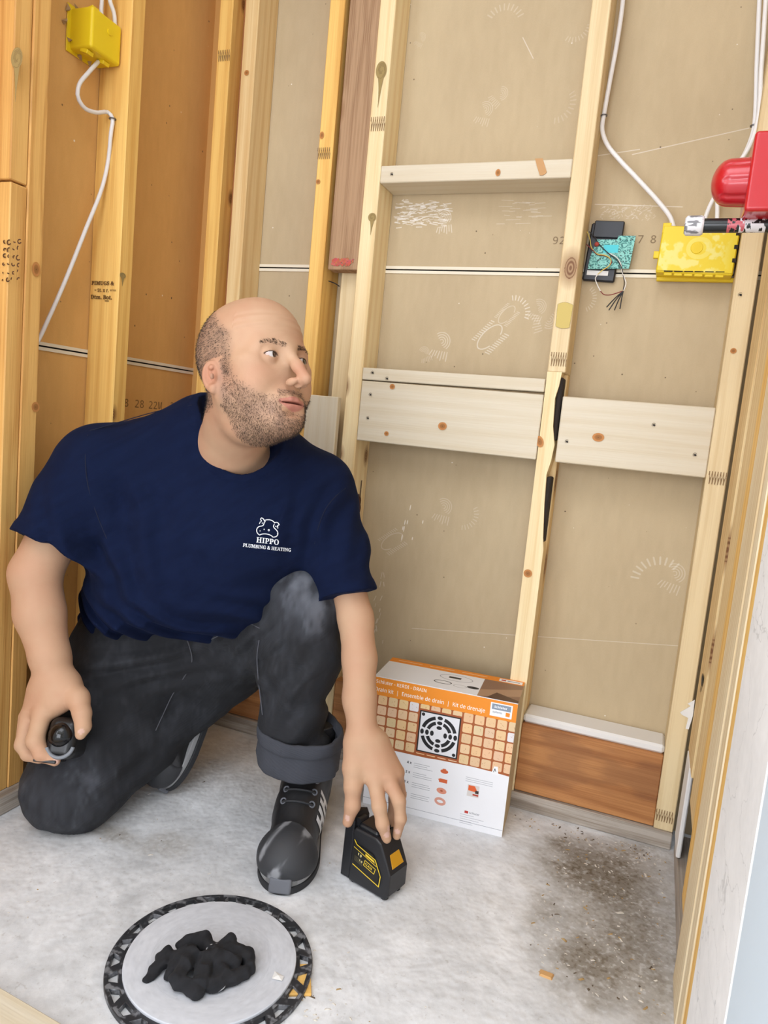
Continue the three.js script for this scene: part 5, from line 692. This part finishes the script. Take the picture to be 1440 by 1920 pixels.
{
  const g = nets(jeansF, V(-0.47, -0.01, -0.14), V(0.22, 0.66, 0.70), 0.0048);
  const dk = lin(30, 31, 35), md = lin(58, 60, 66), lt = lin(118, 121, 130);
  const kL = J(590, 1110, 1.385), kR = J(110, 1500, 1.35), tR = J(190, 1290, 1.42);
  paint(g, (x, y, z) => { const n = vn3(x * 60, y * 25, z * 60), n2 = vn3(x * 18, y * 18, z * 18), n3 = vn3(x * 190, y * 60, z * 190); const D = (p, r) => Math.exp(-((x - p.x) ** 2 + (y - p.y) ** 2 + (z - p.z) ** 2) / (r * r));
    let w = clamp(0.85 * D(kL, 0.075) * (0.5 + n * 0.7) + 0.5 * D(kR, 0.09) * (0.4 + n2) + 0.35 * D(tR, 0.09) * n2 + (n - 0.5) * 0.4 + (n3 - 0.5) * 0.35 + (n2 - 0.5) * 0.3); let c = mix3(dk, md, clamp(w * 1.6)); c = mix3(c, lt, clamp(w - 0.45)); return c; });
  const denim = dataTex(256, 256, (x, y) => { const v = 128 + 55 * Math.sin((x + y) * 0.9) + 70 * (fbm(x / 4, y / 4, 2) - 0.5); return [v, v, v]; }, false);
  const J0 = mesh('jeans', g, std({ vertexColors: true, roughness: 0.92, bumpMap: denim, bumpScale: 0.0005 }), person, 'faded black jeans with one rolled cuff');
  // seams
  const seamM = std({ color: col(84, 84, 90), roughness: 0.9 });
  const seam = (pts) => { const q = pts.map(([u, v]) => drop(jeansF, J(u, v, 1.15), rayDir(u, v).normalize(), 0.0002)).filter(Boolean); if (q.length < 3) return; mesh('seam', tube(q, 0.0011, 40, 6), seamM, J0); };
  seam([[383, 1205], [410, 1192], [440, 1178], [465, 1170], [487, 1178]]); seam([[348, 1192], [356, 1215], [360, 1240], [345, 1270], [325, 1300], [308, 1335], [292, 1370]]); seam([[486, 1200], [482, 1230], [484, 1270], [487, 1310], [492, 1340]]);
  // rolled cuff
  const up = V(0.02, 1, -0.02).normalize(), base = V(0.118, 0.150, 0.334), prof = [[0.066, -0.004], [0.0725, -0.004], [0.0755, 0.0], [0.0765, 0.02], [0.0745, 0.045], [0.0765, 0.047], [0.0780, 0.052], [0.0785, 0.068], [0.0765, 0.074], [0.072, 0.074], [0.066, 0.06]];
  const cg = new THREE.LatheGeometry(prof.map(q => new THREE.Vector2(...q)), 80), p = cg.attributes.position; for (let i = 0; i < p.count; i++) { const x = p.getX(i), y = p.getY(i), z = p.getZ(i), a = Math.atan2(z, x); const f = 1 + 0.045 * Math.sin(a * 3 + 1) + 0.02 * Math.sin(a * 7 + y * 60) + (vn(a * 6 + 20, y * 40) - 0.5) * 0.05; p.setXYZ(i, x * f * 1.10, y + 0.010 * Math.sin(a + 2.4) - 0.012 * x / 0.07 , z * f * 1.06); } cg.computeVertexNormals();
  const cuM = std({ color: col(62, 64, 71), roughness: 0.92, bumpMap: denim, bumpScale: 0.0006 }); const cu = mesh('rolled_cuff', cg, cuM, J0, 'rolled cuff above the boot'); cu.position.copy(base);
}
// --- boots ---
const bootUpper = [cone(V(0, 0.05, -0.065), V(0, 0.05, 0.02), 0.040, 0.043, 0.03), cone(V(0, 0.048, 0.02), V(0, 0.040, 0.135), 0.044, 0.046, 0.03), ell(V(0, 0.036, 0.140), V(0.052, 0.040, 0.056), 0.02), cone(V(0, 0.07, -0.055), V(0, 0.21, -0.062), 0.046, 0.050, 0.03), cone(V(0, 0.10, -0.03), V(0, 0.07, 0.06), 0.046, 0.036, 0.03)];
const bootCore = field(bootUpper);
const bootF = (x, y, z) => Math.max(bootCore(x, y, z) + (vn3(x * 40, y * 40, z * 40) - 0.5) * 0.0035, 0.020 - y, y - 0.215);
function soleShape(o) { const s = new THREE.Shape(); const w = 0.053 + o; s.moveTo(-0.040 - o, -0.085); s.bezierCurveTo(-0.042 - o, -0.125 - o, 0.042 + o, -0.125 - o, 0.040 + o, -0.085); s.bezierCurveTo(0.037 + o, -0.02, 0.045 + o, 0.03, w, 0.095); s.bezierCurveTo(w + 0.004, 0.160, 0.030, 0.198 + o, 0, 0.198 + o); s.bezierCurveTo(-0.030, 0.198 + o, -w - 0.004, 0.160, -w, 0.095); s.bezierCurveTo(-0.045 - o, 0.03, -0.037 - o, -0.02, -0.040 - o, -0.085); return s; }
const leather = std({ map: dataTex(256, 256, (x, y) => { const n = fbm(x / 24, y / 24, 4), v = 27 + sstep(0.52, 0.75, n) * 34; return [v, v, v + 2]; }), roughness: 0.5, bumpMap: dataTex(128, 128, (x, y) => { const v = 128 + 100 * (fbm(x / 3, y / 3, 3) - 0.5); return [v, v, v]; }, false), bumpScale: 0.0004 });
const capM = std({ map: dataTex(256, 256, (x, y) => { const n = fbm(x / 30 + 5, y / 30, 4), v = 50 + sstep(0.46, 0.66, n) * 90; return [v, v + 1, v + 4]; }), roughness: 0.62 });
const rubber = std({ color: col(38, 39, 42), roughness: 0.7 }), midM = std({ map: dataTex(128, 128, (x, y) => { const v = 128 + (fbm(x / 9, y / 9, 3) - 0.5) * 120; return [v, v, v]; }), roughness: 0.8 });
const bootGeo = nets(bootF, V(-0.07, 0.0, -0.13), V(0.07, 0.225, 0.21), 0.0032);
const capF = (x, y, z) => Math.max(bootCore(x, y, z) - 0.0028, 0.021 - y, 0.104 + 0.5 * x * x / 0.05 - z + (y > 0.05 ? (y - 0.05) * 0.25 : 0)), capGeo = nets(capF, V(-0.07, 0.0, 0.07), V(0.07, 0.12, 0.215), 0.0026);
function makeBoot(logo, label) {
  const b = new THREE.Group(); b.name = 'boot'; b.userData.label = label; person.add(b);
  const ex = (o, d, y, m, n, lb) => { const g = new THREE.ExtrudeGeometry(soleShape(o), { depth: d, bevelEnabled: true, bevelSize: 0.0015, bevelThickness: 0.0015, bevelSegments: 2, curveSegments: 24 }); g.rotateX(Math.PI / 2); g.scale(1, 1, 1); const q = mesh(n, g, m, b, lb); q.position.y = y + d; return q; };
  ex(0.002, 0.010, 0.0015, rubber, 'outsole'); ex(-0.001, 0.008, 0.0145, midM, 'midsole', 'scuffed grey midsole');
  mesh('upper', bootGeo, leather, b); mesh('toe_cap', capGeo, capM, b, 'scuffed grey toe cap');
  const tb = mesh('toe_bumper', new RoundedBoxGeometry(0.040, 0.026, 0.010, 3, 0.004), std({ color: col(104, 106, 112), roughness: 0.75 }), b); tb.position.set(0, 0.016, 0.197); tb.rotation.x = -0.25;
  const lace = std({ color: col(40, 41, 44), roughness: 0.7 });
  for (let i = 0; i < 4; i++) { const y0 = 0.108 + i * 0.026, pts = []; for (let k = -4; k <= 4; k++) { const x = k * 0.0075; const o = V(x, y0 + 0.09, 0.075 - i * 0.012 + 0.08), d = V(0, -0.74, -0.67); const q = drop(bootF, o, d, 0.0012); if (q) pts.push(q); } if (pts.length < 3) continue; mesh('lace', tube(pts, 0.0024, 24, 6), lace, b); }
  for (const s of [-1, 1]) for (let i = 0; i < 4; i++) { const o = V(s * 0.028, 0.2 + i * 0.026, 0.155 - i * 0.012), q = drop(bootF, o, V(0, -0.74, -0.67), 0.001); if (!q) continue; const e = mesh('eyelet', new THREE.TorusGeometry(0.0052, 0.0018, 8, 16), std({ color: col(96, 98, 104), roughness: 0.4 }), b); e.position.copy(q); e.lookAt(q.clone().add(V(s * 0.35, 0.66, 0.66))); }
  const tg = mesh('tongue', new RoundedBoxGeometry(0.044, 0.10, 0.010, 3, 0.004), leather, b); tg.position.set(0, 0.150, 0.003); tg.rotation.x = -0.25;
  if (logo) patch(bootF, V(0.045, 0.070, 0.045), V(0, 0.45, -0.893).normalize(), V(0, 0.893, 0.45).normalize(), 0.085, 0.05, 16, logo, 'side_logo', b, 'white lettered side logo', 0.6);
  return b;
}
{
  const logo = canvasTex(256, 150, (c) => { c.fillStyle = '#eceef0'; c.save(); c.transform(1, 0, -0.25, 1, 34, 0); c.fillRect(20, 14, 34, 112); c.fillRect(84, 14, 34, 112); c.fillRect(20, 58, 98, 28); c.fillRect(138, 14, 34, 112); c.fillRect(196, 14, 26, 112); c.fillRect(138, 58, 84, 28); c.restore(); c.fillRect(0, 134, 250, 9); });
  const bl = makeBoot(logo, 'black work boot planted flat in front'); const toe = V(0.196, 0, 0.528), dir = V(0.30, 0, 0.954).normalize(); bl.position.copy(toe.clone().addScaledVector(dir, -0.198)); bl.rotation.y = Math.atan2(dir.x, dir.z);
  const br = makeBoot(null, 'black work boot tucked behind, toe on the floor'); const f = V(-0.177, -0.906, 0.384).normalize(), sx = V(0, 1, 0).cross(f).normalize().negate(), side = f.clone().cross(V(0.177 * -1, 0.4, 0.36)).normalize(); const upv = V(-0.40, 0.40, 0.82); upv.addScaledVector(f, -upv.dot(f)).normalize(); const xv = upv.clone().cross(f).normalize(); const m4 = new THREE.Matrix4().makeBasis(xv, upv, f); br.quaternion.setFromRotationMatrix(m4); br.position.copy(V(-0.192, 0.006, 0.345).addScaledVector(f, -0.198).addScaledVector(upv, -0.002));
}
// --- small black tool in his right hand ---
{
  const c = J(120, 1384, 1.305); const t = thing('hand_tool', 'small black rounded tool with a grey rim gripped in his right hand', 'tool', [c.x, c.y, c.z]);
  const q = new THREE.Quaternion().setFromRotationMatrix(new THREE.Matrix4().makeBasis(camR, camU, camB)); t.quaternion.copy(q); t.rotateZ(-0.12); t.rotateX(-0.25);
  const blk = std({ color: col(20, 20, 22), roughness: 0.35 });
  const g = new RoundedBoxGeometry(0.054, 0.072, 0.075, 5, 0.016); mesh('housing', g, blk, t).position.z = -0.02;
  const lens = mesh('lens', new THREE.SphereGeometry(0.024, 32, 20, 0, 6.283, 0, 1.2).rotateX(Math.PI / 2), std({ color: col(12, 12, 14), roughness: 0.12 }), t); lens.position.set(-0.002, 0.006, 0.005);
  const rim = mesh('rim', new THREE.TorusGeometry(0.024, 0.0035, 10, 36, 2.6), std({ color: col(120, 124, 130), roughness: 0.4 }), t, 'grey curved rim'); rim.position.set(0.002, -0.008, 0.017); rim.rotation.z = -2.75;
  const clip = mesh('clip', new RoundedBoxGeometry(0.04, 0.006, 0.05, 2, 0.002), blk, t); clip.position.set(-0.018, -0.040, -0.004);
}
// --- black rag on the drain ---
{
  const t = thing('rag', 'crumpled black cloth rag lying on the pale drain disc', 'rag', [0, 0, 0]);
  const Q = (u, v, h) => onY(u, v, 0.0135 + h); const lobe = (a, b, r1, r2, k = 0.004) => cone(Q(...a), Q(...b), r1, r2, k);
  const L = [lobe([300, 1800, 0.008], [350, 1790, 0.012], 0.008, 0.014), lobe([275, 1836, 0.003], [315, 1790, 0.012], 0.004, 0.010, 0.003), lobe([320, 1825, 0.006], [345, 1800, 0.012], 0.007, 0.012), lobe([345, 1772, 0.012], [385, 1760, 0.016], 0.011, 0.010), lobe([380, 1765, 0.014], [405, 1785, 0.014], 0.011, 0.010, 0.002), lobe([410, 1782, 0.012], [432, 1762, 0.020], 0.010, 0.006, 0.002), lobe([430, 1785, 0.010], [462, 1795, 0.010], 0.012, 0.010, 0.003), lobe([462, 1790, 0.008], [466, 1815, 0.006], 0.010, 0.009, 0.003), lobe([455, 1825, 0.006], [400, 1845, 0.006], 0.010, 0.010, 0.003), lobe([360, 1790, 0.020], [332, 1835, 0.012], 0.011, 0.009, 0.002), lobe([385, 1800, 0.014], [380, 1840, 0.010], 0.013, 0.011, 0.002), lobe([335, 1845, 0.008], [366, 1862, 0.006], 0.009, 0.009, 0.002), lobe([402, 1800, 0.014], [440, 1805, 0.014], 0.012, 0.010, 0.002), lobe([415, 1820, 0.010], [405, 1840, 0.006], 0.013, 0.009, 0.003)];
  const core = field(L), f = (x, y, z) => Math.max(core(x, y, z) + (vn3(x * 90, y * 90, z * 90) - 0.5) * 0.005 + Math.abs(vn3(x * 50 + 9, y * 50, z * 50) - 0.5) * 0.011 - 0.003, 0.0138 - y);
  const a = Q(255, 1740, 0), bb = new THREE.Box3(); for (const p of L) { bb.expandByPoint(p.c.clone().addScalar(p.R + 0.01)); bb.expandByPoint(p.c.clone().addScalar(-p.R - 0.01)); } bb.min.y = 0.011;
  const g = nets(f, bb.min, bb.max, 0.0017); const lint = dataTex(256, 256, (x, y) => { const h = hash2(x >> 1, y >> 1); const v = 30 + (fbm(x / 6, y / 6, 3) - 0.5) * 16; return h > 0.9975 ? [190, 190, 190] : [v, v, v + 3]; });
  mesh('cloth', g, std({ map: lint, roughness: 0.97 }), t);
}
renderer.render(scene, camera);
